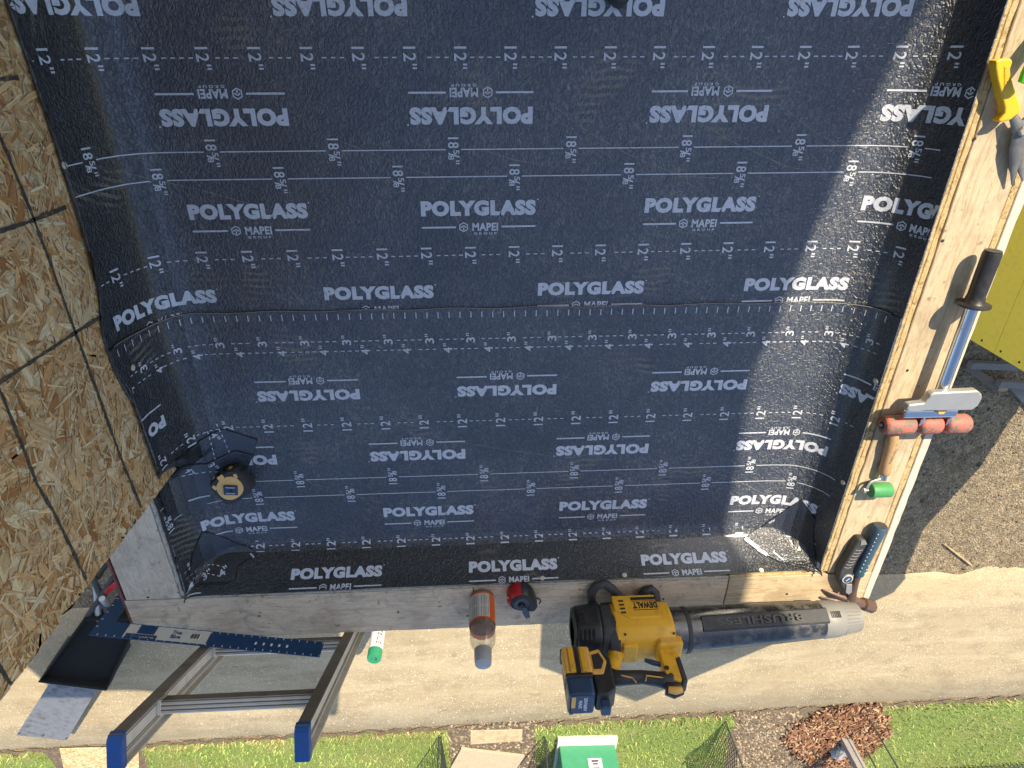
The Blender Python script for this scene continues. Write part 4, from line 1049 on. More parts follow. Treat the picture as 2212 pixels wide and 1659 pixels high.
# ------------------------------------------------------------------ chalk reel
def bt(x, y): return (993.6 + x * .1172, 1252.8 + y * .1172)
c0 = pz(*bt(1125, 400), .152); c0.z = ZP
th = thing('chalk_reel', 'red and black chalk line reel with folded crank on front kerb', 'chalk reel', c0)
def outline(sc=1.): 
    pts = []
    for k in range(40):
        t = 2 * math.pi * k / 40; r = .037 * sc; x, y = r * math.cos(t), r * math.sin(t) * 1.0
        g = max(0, math.cos(t - RAD(-40))); x += g ** 6 * .016; y -= g ** 6 * .013
        pts.append((x, y))
    return pts
def ringz(prof, mat, name, par, sel=None):
    mb = MB(); 
    for s_, z in prof: mb.v += [(x, y, z) for x, y in outline(s_)]
    n = 40
    for j in range(len(prof) - 1):
        for k in range(n):
            if sel is None or sel(k): mb.f.append((j * n + k, j * n + (k + 1) % n, (j + 1) * n + (k + 1) % n, (j + 1) * n + k))
    if sel is None: mb.f += [tuple(range(n - 1, -1, -1)), tuple((len(prof) - 1) * n + k for k in range(n))]
    return mb.obj(name, mat, par, smooth=35)
bd = ringz([(.86, 0), (1., .008), (1., .034), (.80, .046)], M_BLK, 'case', th)
ringz([(.90, .0005), (1.03, .008), (1.03, .035), (.80, .0475)], M_RED, 'red_shell', th, lambda k: 9 < k < 24)
ringz([(1.03, .012), (1.03, .030)], M_RED, 'red_nose', th, lambda k: k in (34, 35))
mb = MB(); mb.lathe([(.026, .046), (.025, .049), (.018, .049), (.016, .047)], 32); mb.obj('crank_well', M_BLK2, th, smooth=40)
cg = paint('crank_grey', (.05, .065, .09), .45, wear=.3)
mb = MB(); mb.lathe([(.021, .0495), (.020, .053), (.010, .053), (.009, .050)], 28); mb.obj('crank_disc', cg, th, smooth=40)
mb = MB(); mb.lathe([(.007, .05), (.006, .060)], 16); mb.obj('crank_hub', M_BLK, th, smooth=40)
A_ = Vector((.012, -.036, 0)).normalized(); B_ = Vector((-A_.y, A_.x, 0))
pts = [A_ * .004 + B_ * .006, A_ * .03 + B_ * .009, A_ * .048 + B_ * .0055, A_ * .054, A_ * .048 - B_ * .0055, A_ * .03 - B_ * .009, A_ * .004 - B_ * .006]
mb = MB(); mb.slab([p + Vector((.004, 0, .055)) for p in pts], (0, 0, 1), .006); ar = mb.obj('crank_arm', cg, th, bevel=.0015)
mb = MB(); mb.lathe([(.0022, 0), (.0022, .0006)], 10, Matrix.Translation(A_ * .047 + Vector((.004, 0, .061)))); mb.obj('hole', M_INKW, ar)
for k in range(3):
    t = RAD(95 + 120 * k); mb = MB(); mb.lathe([(.003, 0), (.003, .0008)], 10, Matrix.Translation((.030 * math.cos(t) * .9, .030 * math.sin(t) * .9, .046))); mb.obj('screw', M_DARK, th)
mb = MB(); mb.tube([(.046, -.022, .012), (.055, -.026, .012), (.058, -.034, .013), (.054, -.042, .013)], .0022, 8); mb.obj('line_hook', M_BLK, th, smooth=60)
quad3(th, 'white_logo', (-.031, .013, .0372), (-.55, -.2, .0), (.30, -.30, .55), .011, .005, M_INKW, .0004)

# ------------------------------------------------------------------ leaf blower
LC = Vector((.43, -1.385, ZP)); th = thing('leaf_blower', 'yellow and black battery leaf blower standing on the front kerb', 'leaf blower', LC); K = mk(th, LC)
AY = -1.402
def az(x): return .214 - .040 * (x - .54)
def octx(rad, x0, x1, zc=None, ch=.42, sy=1., sz=1., r2=None):
    mb = MB(); R2 = r2 or rad; n = 16; P_ = []
    for x, r in ((x0, rad), (x1, R2)):
        z = zc if zc is not None else az(x)
        for k in range(n):
            t = 2 * math.pi * (k + .5) / n; c, s_ = math.cos(t), math.sin(t); q = (abs(c) ** 3.2 + abs(s_) ** 3.2) ** (-1 / 3.2)
            P_.append((x, AY + c * q * r * sy, z + s_ * q * r * sz))
    return mb.add(P_, [tuple(range(n - 1, -1, -1)), tuple(range(n, 2 * n))] + [(i, (i + 1) % n, n + (i + 1) % n, n + i) for i in range(n)])
def cyl(prof, seg=40):   # (x, r) list along the axis
    mb = MB(); P_ = []; n = len(prof)
    for x, r in prof:
        for k in range(seg):
            t = 2 * math.pi * k / seg; P_.append((x, AY + r * math.cos(t), az(x) + r * math.sin(t)))
    F_ = [(i * seg + k, i * seg + (k + 1) % seg, (i + 1) * seg + (k + 1) % seg, (i + 1) * seg + k) for i in range(n - 1) for k in range(seg)]
    return mb.add(P_, F_ + [tuple(range(seg - 1, -1, -1)), tuple((n - 1) * seg + k for k in range(seg))])
K(cyl([(.505, .061), (.53, .061), (.545, .059), (.60, .0585), (.80, .054), (.925, .0495), (.955, .0475), (.975, .0465)]), 'blow_tube', M_TUBE, smooth=35)
K(cyl([(.545, .0606), (.556, .0606)]), 'tube_ring', M_BLK2, smooth=35)
nz = K(cyl([(.935, .0490), (.942, .0505), (.985, .0485), (.990, .0455), (1.035, .0400), (1.045, .0385), (1.0455, .034), (1.0, .034)]), 'nozzle', M_LGREY, smooth=30)
# raised side panel with lettering along the tube
fr = Vector((0, math.cos(RAD(28)), math.sin(RAD(28)))); upv = Vector((0, -math.sin(RAD(28)), math.cos(RAD(28))))
mb = MB(); 
for i in range(9):
    x = .585 + .355 * i / 8; r = .0585 - (.0585 - .0485) * (x - .6) / .34 if x > .6 else .0585
    for s_ in (-1, -.8, .8, 1):
        c = Vector((x, AY, az(x))) + fr * (r + (.0025 if abs(s_) < .9 else -.003)) + upv * (.021 * s_); mb.v.append(tuple(c))
mb.f = [(i * 4 + j, i * 4 + j + 1, (i + 1) * 4 + j + 1, (i + 1) * 4 + j) for i in range(8) for j in range(3)]
pn = K(mb, 'side_panel', M_BLK2)
c = Vector((.745, AY, az(.745))) + fr * .0575
text3(pn, 'raised_word', 'BRUSHLESS', c, (-1, 0, .02), upv, .24, .020, M_EMB, .0040, .02, LC)
c = Vector((.962, AY, az(.962))) + fr * .0497
for i in range(6): quad3(nz, 'grip_slot', c + Vector((-.012 + i * .0048, 0, 0)), (-1, 0, 0), upv, .0026, .017, M_DARK, .0008, LC)
for k in range(14):
    t = RAD(10 + k * 12); x0, x1 = .998, 1.036
    q = MB(); q.tube([(x, AY + r * math.cos(t), az(x) + r * math.sin(t)) for x, r in ((x0, .0448), (x1, .0402))], .0012, 5); K(q, 'nozzle_rib', M_LGREY, nz)
# motor housing
K(cyl([(.335, .061), (.352, .066), (.36, .066)]), 'neck_ring', M_BLK2, smooth=35)
hs = K(octx(.060, .250, .318, zc=.205, r2=.066), 'intake_housing', M_BLK, bevel=.008, seg=3, smooth=40)
K(octx(.064, .316, .350, zc=.209), 'housing_collar', M_BLK2, bevel=.006, seg=2, smooth=40)
for i in range(6):
    K(octx(.0565 - i * .0075, .2455 - (i % 2) * .001, .2500, zc=.205), 'intake_grille', M_BLK2 if i % 2 == 0 else M_DARK, hs)
for i in range(7): quad3(hs, 'vent_slot', (.262 + i * .0007, AY + .0632, .176 + i * .0085), (-1, 0, 0), (0, 0, 1), .016, .0034, M_DARK, .001, LC)
for i in range(4): quad3(hs, 'vent_slot', (.262 + i * .011, AY + .045, .2525), (-1, 0, 0), (0, -.72, .69), .004, .024, M_DARK, .012, LC)
# yellow body
yb = K(octx(.067, .348, .508, zc=.212), 'yellow_body', M_YEL, bevel=.008, seg=3, smooth=40)
mb = MB(); mb.prism([(.355, .150), (.475, .150), (.475, .228), (.392, .228), (.355, .200)], 'y', AY + .060, AY + .0712); pl = K(mb, 'label_plate', M_YEL, yb, bevel=.004, seg=2)
quad3(yb, 'black_label', (.440, AY + .0713, .164), (-1, 0, 0), (0, 0, 1), .068, .010, M_INKK, .0004, LC)
text3(yb, 'brand_word', 'DEWALT', (.441, AY + .0713, .187), (-1, 0, 0), (0, 0, 1), .066, .022, M_INKK, .0005, .05, LC)
quad3(yb, 'label_rule', (.441, AY + .0713, .2025), (-1, 0, 0), (0, 0, 1), .068, .0018, M_INKK, .0004, LC); quad3(yb, 'label_rule', (.441, AY + .0713, .1725), (-1, 0, 0), (0, 0, 1), .068, .0016, M_INKK, .0004, LC)
for i in range(4): quad3(yb, 'vent_slot', (.378, AY + .0713, .170 + i * .013), (-1, 0, 0), (0, 0, 1), .014, .006, M_DARK, .0004, LC)
mb = MB(); mb.lathe([(.0045, 0), (.0045, .0008)], 12, Matrix.Translation(Vector((.425, AY + .0505, .2628)) - LC) @ Vector((0, .72, .69)).to_track_quat('Z', 'Y').to_matrix().to_4x4()); mb.obj('bolt_hole', M_DARK, yb)
for q_ in ((.352, .255), (.372, .265), (.500, .268), (.498, .165), (.358, .160), (.470, .246)):
    s = MB(); s.lathe([(.0034, 0), (.0030, .0012)], 10, Matrix.Translation(Vector((q_[0], AY + (.0668 if q_[1] < .2 else .0535), q_[1])) - LC) @ Vector((0, .8 if q_[1] < .2 else .72, .1 if q_[1] < .2 else .69)).to_track_quat('Z', 'Y').to_matrix().to_4x4()); s.obj('screw', M_DARK, yb)
w = MB(); w.tube([(.349, AY + .0475, .2615), (.40, AY + .0475, .2625), (.455, AY + .0475, .2625), (.507, AY + .0475, .2615)], .0009, 5); K(w, 'mould_seam', M_ORG, yb)
w = MB(); w.bx(.365, .405, AY - .03, AY + .034, .268, .288); K(w, 'body_boss', M_YEL, yb, bevel=.005)
w = MB(); w.bx(.455, .522, AY - .03, AY + .042, .262, .292); K(w, 'body_boss', M_YEL, yb, bevel=.007)
w = MB(); w.bx(.462, .508, AY + .0415, AY + .0435, .269, .286); K(w, 'recess', M_ORG, yb)
# handle: rear strut, rubber grip, front strut, trigger
w = MB(); w.tube([(.358, AY, .262), (.346, AY, .285), (.330, AY, .325), (.322, AY, .352)], [.017, .016, .015, .016], 14, flat=1.25); K(w, 'rear_strut', M_YEL, smooth=50)
w = MB(); w.tube([(.318, AY, .338), (.332, AY, .352), (.360, AY, .352), (.400, AY, .352), (.440, AY, .360), (.470, AY, .368), (.482, AY, .366)], [.018, .021, .0185, .0175, .019, .024, .020], 18, flat=.95); gp = K(w, 'grip', M_BLK, smooth=50)
for pts in (((.345, .353), (.372, .362), (.378, .375)), ((.402, .372), (.408, .357), (.452, .366))):
    q = MB(); q.tube([(x, AY + .0175, z + .004) for x, z in pts], .0017, 6); K(q, 'amber_line', M_ORG, gp)
w = MB(); w.prism([(.455, .280), (.503, .280), (.503, .372), (.492, .384), (.455, .372)], 'y', AY - .018, AY + .022); fs = K(w, 'front_strut', M_YEL, bevel=.006, seg=3)
w = MB(); w.prism([(.492, .318), (.506, .312), (.506, .385), (.492, .388)], 'y', AY - .019, AY + .0235); K(w, 'strut_guard', M_BLK, fs, bevel=.003)
mb = MB(); mb.lathe([(.0065, 0), (.0065, .001)], 14, Matrix.Translation(Vector((.463, AY + .0222, .345)) - LC) @ Matrix.Rotation(RAD(-90), 4, 'X')); mb.obj('bolt', M_DARK, fs)
w = MB(); w.tube([(.418, AY + .004, .306), (.436, AY + .004, .314), (.458, AY + .004, .323)], [.005, .0075, .006], 10); K(w, 'trigger', M_BLUE, smooth=60)
w = MB(); w.tube([(.452, AY, .386), (.470, AY, .392), (.490, AY, .388)], [.016, .020, .016], 14); K(w, 'end_cap', M_BLK, smooth=60)
w = MB(); w.tube([(.455, AY + .010, .397), (.470, AY + .012, .402), (.487, AY + .010, .398)], [.008, .010, .008], 10); K(w, 'amber_pad', M_ORG, smooth=60)
# battery and its mount
w = MB(); w.prism([(.272, .292), (.305, .285), (.324, .322), (.322, .405), (.300, .420), (.272, .415)], 'y', AY - .032, AY + .034); mt = K(w, 'battery_mount', M_BLK, bevel=.006, seg=3)
w = MB(); w.prism([(.270, .300), (.298, .293), (.312, .330), (.298, .365), (.270, .365)], 'y', AY + .033, AY + .0385); K(w, 'amber_latch', M_ORG, mt, bevel=.003)
w = MB(); w.prism([(.276, .312), (.295, .306), (.304, .330), (.294, .352), (.276, .352)], 'y', AY + .0388, AY + .040); K(w, 'latch_window', M_DARK, mt)
w = MB(); w.bx(.205, .270, AY - .038, AY + .038, .296, .420); bt_ = K(w, 'battery', M_BLUE, bevel=.008, seg=3)
w = MB(); w.bx(.202, .272, AY + .012, AY + .0425, .285, .362); K(w, 'battery_shell', M_ORG, bt_, bevel=.006, seg=2)
w = MB(); w.bx(.200, .274, AY - .010, AY + .030, .279, .300); K(w, 'battery_base', M_BLK, bt_, bevel=.004)
for x in (.222, .252): 
    w = MB(); w.bx(x - .006, x + .006, AY + .040, AY + .0465, .290, .360); K(w, 'shell_rib', M_YEL, bt_, bevel=.002)
w = MB(); w.bx(.232, .243, AY + .0405, AY + .0440, .288, .364); K(w, 'shell_slot', M_BLK, bt_)
w = MB(); w.bx(.203, .271, AY - .012, AY + .0435, .362, .374); K(w, 'black_band', M_BLK, bt_, bevel=.004)
qn = Vector((0, .62, .78)).normalized()
pb_ = quad3(bt_, 'battery_label', (.234, AY + .006, .4205), (-1, 0, 0), (0, -1, 0), .046, .060, M_BLUE, .0008, LC)
quad3(bt_, 'label_stripe', (.2165, AY + .012, .4214), (-1, 0, 0), (0, -1, 0), .010, .040, M_ORG, .0004, LC)
text3(bt_, 'label_text', '20V/60V', (.246, AY + .004, .4214), (0, -1, 0), (1, 0, 0), .050, .009, M_INKW, .0004, .03, LC)
text3(bt_, 'label_text', 'MAX', (.2335, AY + .004, .4214), (0, -1, 0), (1, 0, 0), .030, .009, M_INKW, .0004, .03, LC)
for i in range(8): quad3(bt_, 'vent_slot', (.2125, AY + .024 - i * .008, .4202), (-1, 0, 0), (0, -1, 0), .010, .003, M_DARK, .0006, LC)
w = MB(); w.bx(.282, .306, AY - .018, AY + .014, .414, .440); K(w, 'release_button', M_BLUE, mt, bevel=.004)
# moulded foot
def bl(x, y): return (1188 + x * .179, 1242 + y * .179)
pts = [pz(*bl(*q), .124) for q in ((520, 470), (505, 330), (500, 215), (560, 130), (660, 110), (750, 170), (850, 285), (960, 310), (1090, 285), (1150, 190), (1215, 170), (1265, 215), (1245, 330))]
pts[0].z = .150; pts[-1].z = .150; pts[0] = Vector((pts[0].x, AY + .03, .16)); pts[-1] = Vector((pts[-1].x, AY + .03, .16))
w = MB(); w.tube(pts, .0135, 10, flat=.9); ft = K(w, 'foot', M_BLK2, smooth=50)
for q in ((875, 292), (1128, 268)):
    p = pz(*bl(*q), .138); s = MB(); s.lathe([(.0055, 0), (.0055, .001)], 12, Matrix.Translation(p)); K(s, 'foot_screw', M_DARK, ft)
w = MB(); w.bx(.33, .49, AY - .045, AY + .035, .137, .152); K(w, 'foot_bridge', M_BLK2, bevel=.005)

# ------------------------------------------------------------------ seam roller with wooden handle
LC = Vector((1.03, -.93, ZP)); th = thing('seam_roller', 'small seam roller with turned wooden handle and green wheel', 'hand roller', LC); K = mk(th, LC)
a_, b_ = Vector((1.020, -.822, .1255)), Vector((1.034, -.960, .1265))
prof = [(0, .009), (.04, .0125), (.3, .0145), (.5, .0125), (.72, .0135), (.9, .0150), (.97, .0135), (1, .0105)]
w = MB(); w.tube([a_.lerp(b_, t) for t, _ in prof], [r for _, r in prof], 20); hd_ = K(w, 'handle', M_WOODH, smooth=60)
text3(hd_, 'stamped_word', 'EVERHARD', Vector((1.0315, -.895, .1392)), (.10, 1, 0), (-1, .1, .3), .045, .006, M_RUST, .0006, .01, LC)
w = MB(); w.tube([b_, b_.lerp(a_, -.11)], .0085, 16); K(w, 'ferrule', M_CHR, smooth=40)
w = MB(); w.tube([(1.036, -.972, .127), (1.022, -.976, .129), (1.004, -.980, .131), (.999, -.990, .131), (.999, -1.008, .130)], .0042, 10, flat=.55); K(w, 'arm', M_STEEL, smooth=50)
w = MB(); w.tube([(.994, -1.008, .1295), (1.064, -1.008, .1295)], .0035, 10); ax = K(w, 'axle', M_STEEL, smooth=50)
w = MB(); w.tube([(.990, -1.008, .1295), (.997, -1.008, .1295)], .0068, 6); K(w, 'nut', M_STEEL, ax)
w = MB(); w.tube([(1.009, -1.008, .1295), (1.0105, -1.008, .1295), (1.060, -1.008, .1295), (1.062, -1.008, .1295)], [.018, .0195, .0195, .018], 32); K(w, 'wheel', M_GRNR, smooth=40)

# ------------------------------------------------------------------ weighted floor roller
LC = Vector((1.08, -.60, ZP)); th = thing('membrane_roller', 'long handled roller with chrome pole and three red rubber wheels', 'roller', LC); K = mk(th, LC)
RX, RZ = 1.082, .1455
w = MB(); w.tube([(RX, -.372, RZ), (RX, -.375, RZ), (RX, -.380, RZ), (RX, -.47, RZ), (RX, -.484, RZ), (RX, -.488, RZ)], [.012, .0175, .0185, .0175, .020, .024], 28); gp = K(w, 'grip', M_BLK, smooth=45)
w = MB(); w.tube([(RX, -.3715, RZ), (RX, -.373, RZ)], .0165, 24); K(w, 'grip_end', M_BLK2, gp)
w = MB(); w.tube([(RX, -.487, RZ), (RX, -.489, RZ), (RX, -.493, RZ), (RX, -.495, RZ)], [.028, .0345, .0345, .030], 36); K(w, 'flange', M_BLK, gp, smooth=45)
w = MB(); w.tube([(RX, -.49, RZ), (RX, -.725, RZ + .003)], .0132, 28); K(w, 'pole', M_CHR, smooth=45)
# shaped weight plate above the wheels
zt = .178
prof = [(pz(*(1836 + x * .1692, 810 + y * .1692), zt)) for x, y in ((1075, 232), (1640, 203), (1690, 250), (1695, 300), (1640, 400), (1560, 455), (1370, 458), (960, 462), (860, 480), (735, 478), (728, 430), (760, 385), (860, 372), (950, 362), (1010, 300), (1030, 255))]
w = MB(); w.slab(prof, (0, 0, -1), .020); pt_ = K(w, 'weight_plate', M_STEEL, bevel=.004, seg=3)
w = MB(); w.bx(1.005, 1.135, -.772, -.752, .150, .160); K(w, 'yoke_bar', M_CHR, bevel=.003)
w = MB(); w.bx(1.045, 1.115, -.760, -.715, .146, .158); K(w, 'yoke_neck', M_CHR, bevel=.003)
w = MB(); w.lathe([(.011, 0), (.011, .008)], 6, Matrix.Translation((1.088, -.748, .159))); K(w, 'nut', M_ORG)
for x in (1.0605, 1.1275):
    w = MB(); w.prism([(-.756, .150), (-.756, .160), (-.800, .150), (-.812, .138), (-.806, .128), (-.794, .135)], 'x', x - .0028, x + .0028); K(w, 'yoke_arm', M_CHR)
w = MB(); w.tube([(.974, -.806, .134), (1.197, -.806, .134)], .004, 10); K(w, 'axle', M_STEEL, smooth=50)
for x0, x1 in ((.978, 1.056), (1.065, 1.123), (1.132, 1.195)):
    w = MB(); w.tube([(x0, -.806, .134), (x0 + .002, -.806, .134), (x0 + .008, -.806, .134), (x1 - .008, -.806, .134), (x1 - .002, -.806, .134), (x1, -.806, .134)], [.015, .020, .0238, .0238, .020, .015], 32); wh = K(w, 'wheel', M_REDR, smooth=50)
    w = MB(); w.tube([(x0 - .0004, -.806, .134), (x0 + .001, -.806, .134)], .0095, 20); K(w, 'wheel_bore', M_DARK, wh)

# ------------------------------------------------------------------ hammer
LC = Vector((1.066, -1.27, ZP)); th = thing('claw_hammer', 'claw hammer with dotted blue grip on the sunny kerb corner', 'hammer', LC); K = mk(th, LC)
h0, h1, h2 = Vector((1.074, -1.128, .131)), Vector((1.061, -1.310, .129)), Vector((1.066, -1.405, .129))
w = MB(); w.tube([h0, h0.lerp(h1, .02), h0.lerp(h1, .12), h0.lerp(h1, .5), h0.lerp(h1, .85), h0.lerp(h1, .97), h1], [.0165, .0185, .0175, .0160, .0155, .0150, .012], 22, flat=.95); gp = K(w, 'grip', M_TEAL, smooth=50)
w = MB(); w.tube([h0 + Vector((0, .0012, 0)), h0 + Vector((0, .0002, 0))], .0145, 22); K(w, 'grip_end', M_BLK2, gp)
for i in range(11):
    t = .10 + i * .075
    for dx, dz in ((-.010, .0135),):
        p = h0.lerp(h1, t); s = MB(); s.lathe([(.0016, 0), (.0012, .0008)], 8, Matrix.Translation((p.x + dx, p.y, p.z + dz * (.99 if t > .5 else 1.06))) @ Matrix.Rotation(RAD(-35), 4, 'Y')); K(s, 'grip_dot', M_INKW, gp)
for i in range(3):
    p = h0.lerp(h1, .72 + i * .08); s = MB(); s.lathe([(.0014, 0), (.001, .0008)], 8, Matrix.Translation((p.x + .004, p.y, p.z + .0152))); K(s, 'grip_dot', M_INKW, gp)
w = MB(); w.tube([h1 + Vector((0, .004, 0)), h1.lerp(h2, .3), h1.lerp(h2, .7), h2], [.0105, .0095, .0115, .016], 14, flat=.8); K(w, 'neck', M_RUST, smooth=50)
w = MB(); w.tube([(1.050, -1.412, .128), (1.078, -1.416, .128), (1.100, -1.424, .128), (1.108, -1.427, .128), (1.112, -1.428, .128), (1.141, -1.440, .128), (1.144, -1.441, .128)], [.015, .0165, .0140, .0135, .0190, .0195, .017], 8); K(w, 'head', M_RUST, smooth=30)
for s_ in (-1, 1):
    w = MB(); w.tube([(1.056, -1.412 + s_ * .006, .128), (1.030, -1.405 + s_ * .010, .126), (1.005, -1.398 + s_ * .013, .120), (.985, -1.394 + s_ * .015, .1135)], [.010, .008, .0055, .0025], 8, flat=.8); K(w, 'claw', M_RUST, smooth=50)

# ------------------------------------------------------------------ utility knife
LC = Vector((1.02, -1.28, ZP)); th = thing('utility_knife', 'black ribbed utility knife with round dial beside the hammer', 'knife', LC); K = mk(th, LC)
ol = [(1.024, -1.170), (1.040, -1.172), (1.051, -1.186), (1.048, -1.215), (1.040, -1.245), (1.036, -1.275), (1.043, -1.310), (1.054, -1.345), (1.056, -1.368), (1.048, -1.378), (1.036, -1.370), (1.018, -1.345), (1.003, -1.315), (.999, -1.290), (1.003, -1.262), (1.012, -1.225), (1.016, -1.195)]
w = MB(); w.prism(ol, 'z', ZP + .0004, ZP + .027); bd = K(w, 'handle', M_BLK2, bevel=.006, seg=3, smooth=40)
for i in range(7):
    y = -1.205 - i * .0105; x = 1.032 - i * .0024
    s = MB(); s.tube([(x - .011, y - .002, ZP + .0272), (x, y - .0045, ZP + .0280), (x + .009, y - .002, ZP + .0272)], .0011, 6); K(s, 'grip_rib', M_LGREY, bd)
w = MB(); w.lathe([(.0155, .026), (.0155, .030), (.0135, .0315)], 28, Matrix.Translation((1.026, -1.312, ZP))); dl = K(w, 'dial', M_STEEL, smooth=40)
w = MB(); w.lathe([(.0115, .0316), (.0115, .0321)], 24, Matrix.Translation((1.026, -1.312, ZP))); K(w, 'dial_face', M_BLUE, dl)
for i in range(22):
    t = 2 * math.pi * i / 22; s = MB(); s.box((1.026 + .0138 * math.cos(t), -1.312 + .0138 * math.sin(t), ZP + .0312), (.0022, .0012, .0016), Matrix.Rotation(t, 3, 'Z')); K(s, 'dial_tooth', M_INKW, dl)
w = MB(); w.box((1.026, -1.312, ZP + .0324), (.012, .0022, .0006), Matrix.Rotation(.9, 3, 'Z')); K(w, 'dial_mark', M_INKW, dl)
w = MB(); w.prism([(1.030, -1.335), (1.046, -1.335), (1.054, -1.366), (1.047, -1.375), (1.036, -1.366)], 'z', ZP + .0262, ZP + .0295); K(w, 'nose', M_STEEL, bd, bevel=.001)
w = MB(); w.prism([(1.028, -1.172), (1.039, -1.173), (1.048, -1.186), (1.030, -1.190)], 'z', ZP + .0272, ZP + .0285); K(w, 'worn_heel', M_LGREY, bd)

# ------------------------------------------------------------------ snips
M_BLADES = paint('dark_forged_steel', (.15, .15, .148), .45, .4, wear=.4, dirt=(.30, .29, .27), nscale=50)
def snips(name, label, hmat, pts, guard, piv, tips, other, LC, outline_=None):
    th = thing(name, label, 'snips', LC, group=None); K = mk(th, LC)
    w = MB(); w.tube(pts, [.0115, .0155, .0160, .0150, .0140, .0160, .013][:len(pts)], 16, flat=.72); hd_ = K(w, 'handle', hmat, smooth=50)
    if guard and outline_:
        hd_.hide_render = False; bpy.data.objects.remove(hd_); w = MB(); w.slab([pz(*q_, ZP + .028) for q_ in outline_], (0, 0, -1), .021); hd_ = K(w, 'handle', hmat, bevel=.0065, seg=4, smooth=50)
    elif guard: w = MB(); w.tube(guard, [.003, .008, .012, .010], 12, flat=.7); K(w, 'finger_guard', hmat, hd_, smooth=50)
    if guard:
        c_ = Vector(pts[2]).lerp(Vector(pts[3]), .1); ax_ = (Vector(pts[3]) - Vector(pts[1])).normalized(); sd_ = Vector((-ax_.y, ax_.x, 0))
        w = MB(); w.slab([c_ + ax_ * s1 * .021 + sd_ * s2 * .0048 + Vector((0, 0, .0118)) for s1, s2 in ((-1, -1), (1, -1), (1, 1), (-1, 1))], (0, 0, 1), .0012); pl_ = K(w, 'raised_plate', hmat, hd_, bevel=.0004, seg=1)
        for i in range(7):
            w = MB(); q_ = c_ + ax_ * (-.017 + i * .0055) + Vector((0, 0, .0133)); w.box(q_, (.0022, .005, .0008), Matrix.Rotation(math.atan2(ax_.y, ax_.x), 3, 'Z')); K(w, 'plate_mark', M_ORG, pl_)
    w = MB(); w.tube(other, [.010, .0145, .0150, .0140, .0135, .012][:len(other)], 16, flat=.72); K(w, 'handle', hmat, smooth=50)
    p = Vector(piv)
    w = MB(); w.tube([Vector(pts[-1]), p + Vector((-.004, .004, .002)), p], [.008, .013, .012], 12, flat=.5); K(w, 'shank', M_BLADES, smooth=50)
    w = MB(); w.tube([Vector(other[-1]), p + Vector((.004, .006, -.003)), p], [.008, .013, .012], 12, flat=.5); K(w, 'shank', M_BLADES, smooth=50)
    w = MB(); w.lathe([(.009, 0), (.009, .008), (.007, .010)], 6, Matrix.Translation(p + Vector((0, 0, .004)))); K(w, 'pivot_bolt', M_STEEL)
    for tp_, dz in zip(tips, (.002, -.004)):
        t = Vector(tp_); w = MB(); w.tube([p + Vector((0, .01, dz)), p.lerp(t, .3) + Vector((-.003, 0, dz)), p.lerp(t, .62) + Vector((-.002, 0, dz)), t], [.013, .014, .0095, .002], 10, flat=.5); K(w, 'blade', M_BLADES, smooth=50)
    return th
zs = ZP + .016
snips('tin_snips', 'yellow handled tin snips lying on the sunny right kerb', M_YEL2,
      [(.972, -.012, zs), (.978, -.022, zs), (.985, -.045, zs), (.997, -.070, zs), (1.010, -.090, zs), (1.026, -.108, zs), (1.036, -.116, zs)],
      [(1.006, -.124, zs), (1.018, -.119, zs), (1.030, -.111, zs), (1.044, -.098, zs)], (1.058, -.140, zs), [(1.090, -.243, zs - .006), (1.112, -.236, zs - .008)],
      [(1.145, -.030, zs), (1.140, -.042, zs), (1.128, -.065, zs), (1.110, -.088, zs), (1.092, -.108, zs), (1.082, -.116, zs)], (1.04, -.10, ZP), [(2052 + x * .2052, 81 + y * .2052) for x, y in ((485, 245), (560, 222), (650, 222), (665, 255), (640, 330), (645, 400), (680, 520), (710, 610), (755, 750), (740, 790), (640, 870), (540, 892), (510, 880), (580, 800), (580, 740), (545, 600), (505, 450), (485, 330))])
snips('tin_snips', 'tin snips with bright green handles beside the yellow handled pair', paint('snips_green', (.10, .62, .015), .4, wear=.2, dirt=(.08, .35, .03)),
      [(1.008, -.056, zs + .030), (1.012, -.042, zs + .030), (1.022, -.010, zs + .024), (1.038, .025, zs + .016), (1.054, .055, zs + .006), (1.057, .075, zs), (1.058, .085, zs)],
      None, (1.062, .105, zs), [(1.058, .205, zs - .006), (1.070, .205, zs - .008)],
      [(1.112, -.050, zs), (1.108, -.036, zs), (1.098, -.005, zs), (1.086, .030, zs), (1.076, .062, zs), (1.070, .082, zs)], (1.06, .06, ZP))

# ------------------------------------------------------------------ tape measure
u0, v0 = uv_of(506, 1046); base = S(u0, v0, .018)
LC = Vector((-.628, -1.004, .016)); th = thing('tape_measure', 'yellow and black tape measure lying on its side in the membrane corner', 'tape measure', LC, (RAD(-9), RAD(7), RAD(32)))
def rr_outline(s_, n=44, e=4.2, ax=.043, ay=.041):
    out = []
    for k in range(n):
        t = 2 * math.pi * k / n; c, d_ = math.cos(t), math.sin(t); q = (abs(c) ** e + abs(d_) ** e) ** (-1 / e); out.append((c * q * ax * s_, d_ * q * ay * s_))
    return out
def loft(prof, mat, name, par, n=44, **k):
    mb = MB()
    for s_, z in prof: mb.v += [(x, y, z) for x, y in rr_outline(s_, n, **k)]
    for j in range(len(prof) - 1):
        for i in range(n): mb.f.append((j * n + i, j * n + (i + 1) % n, (j + 1) * n + (i + 1) % n, (j + 1) * n + i))
    mb.f += [tuple(range(n - 1, -1, -1)), tuple((len(prof) - 1) * n + i for i in range(n))]
    return mb.obj(name, mat, par, smooth=40)
loft([(.92, 0), (1.0, .006), (1.0, .042), (.90, .0485)], M_BLK2, 'case', th)
M_PEA = paint('amber_face', (.82, .52, .19), .5, wear=.2, dirt=(.3, .18, .06))
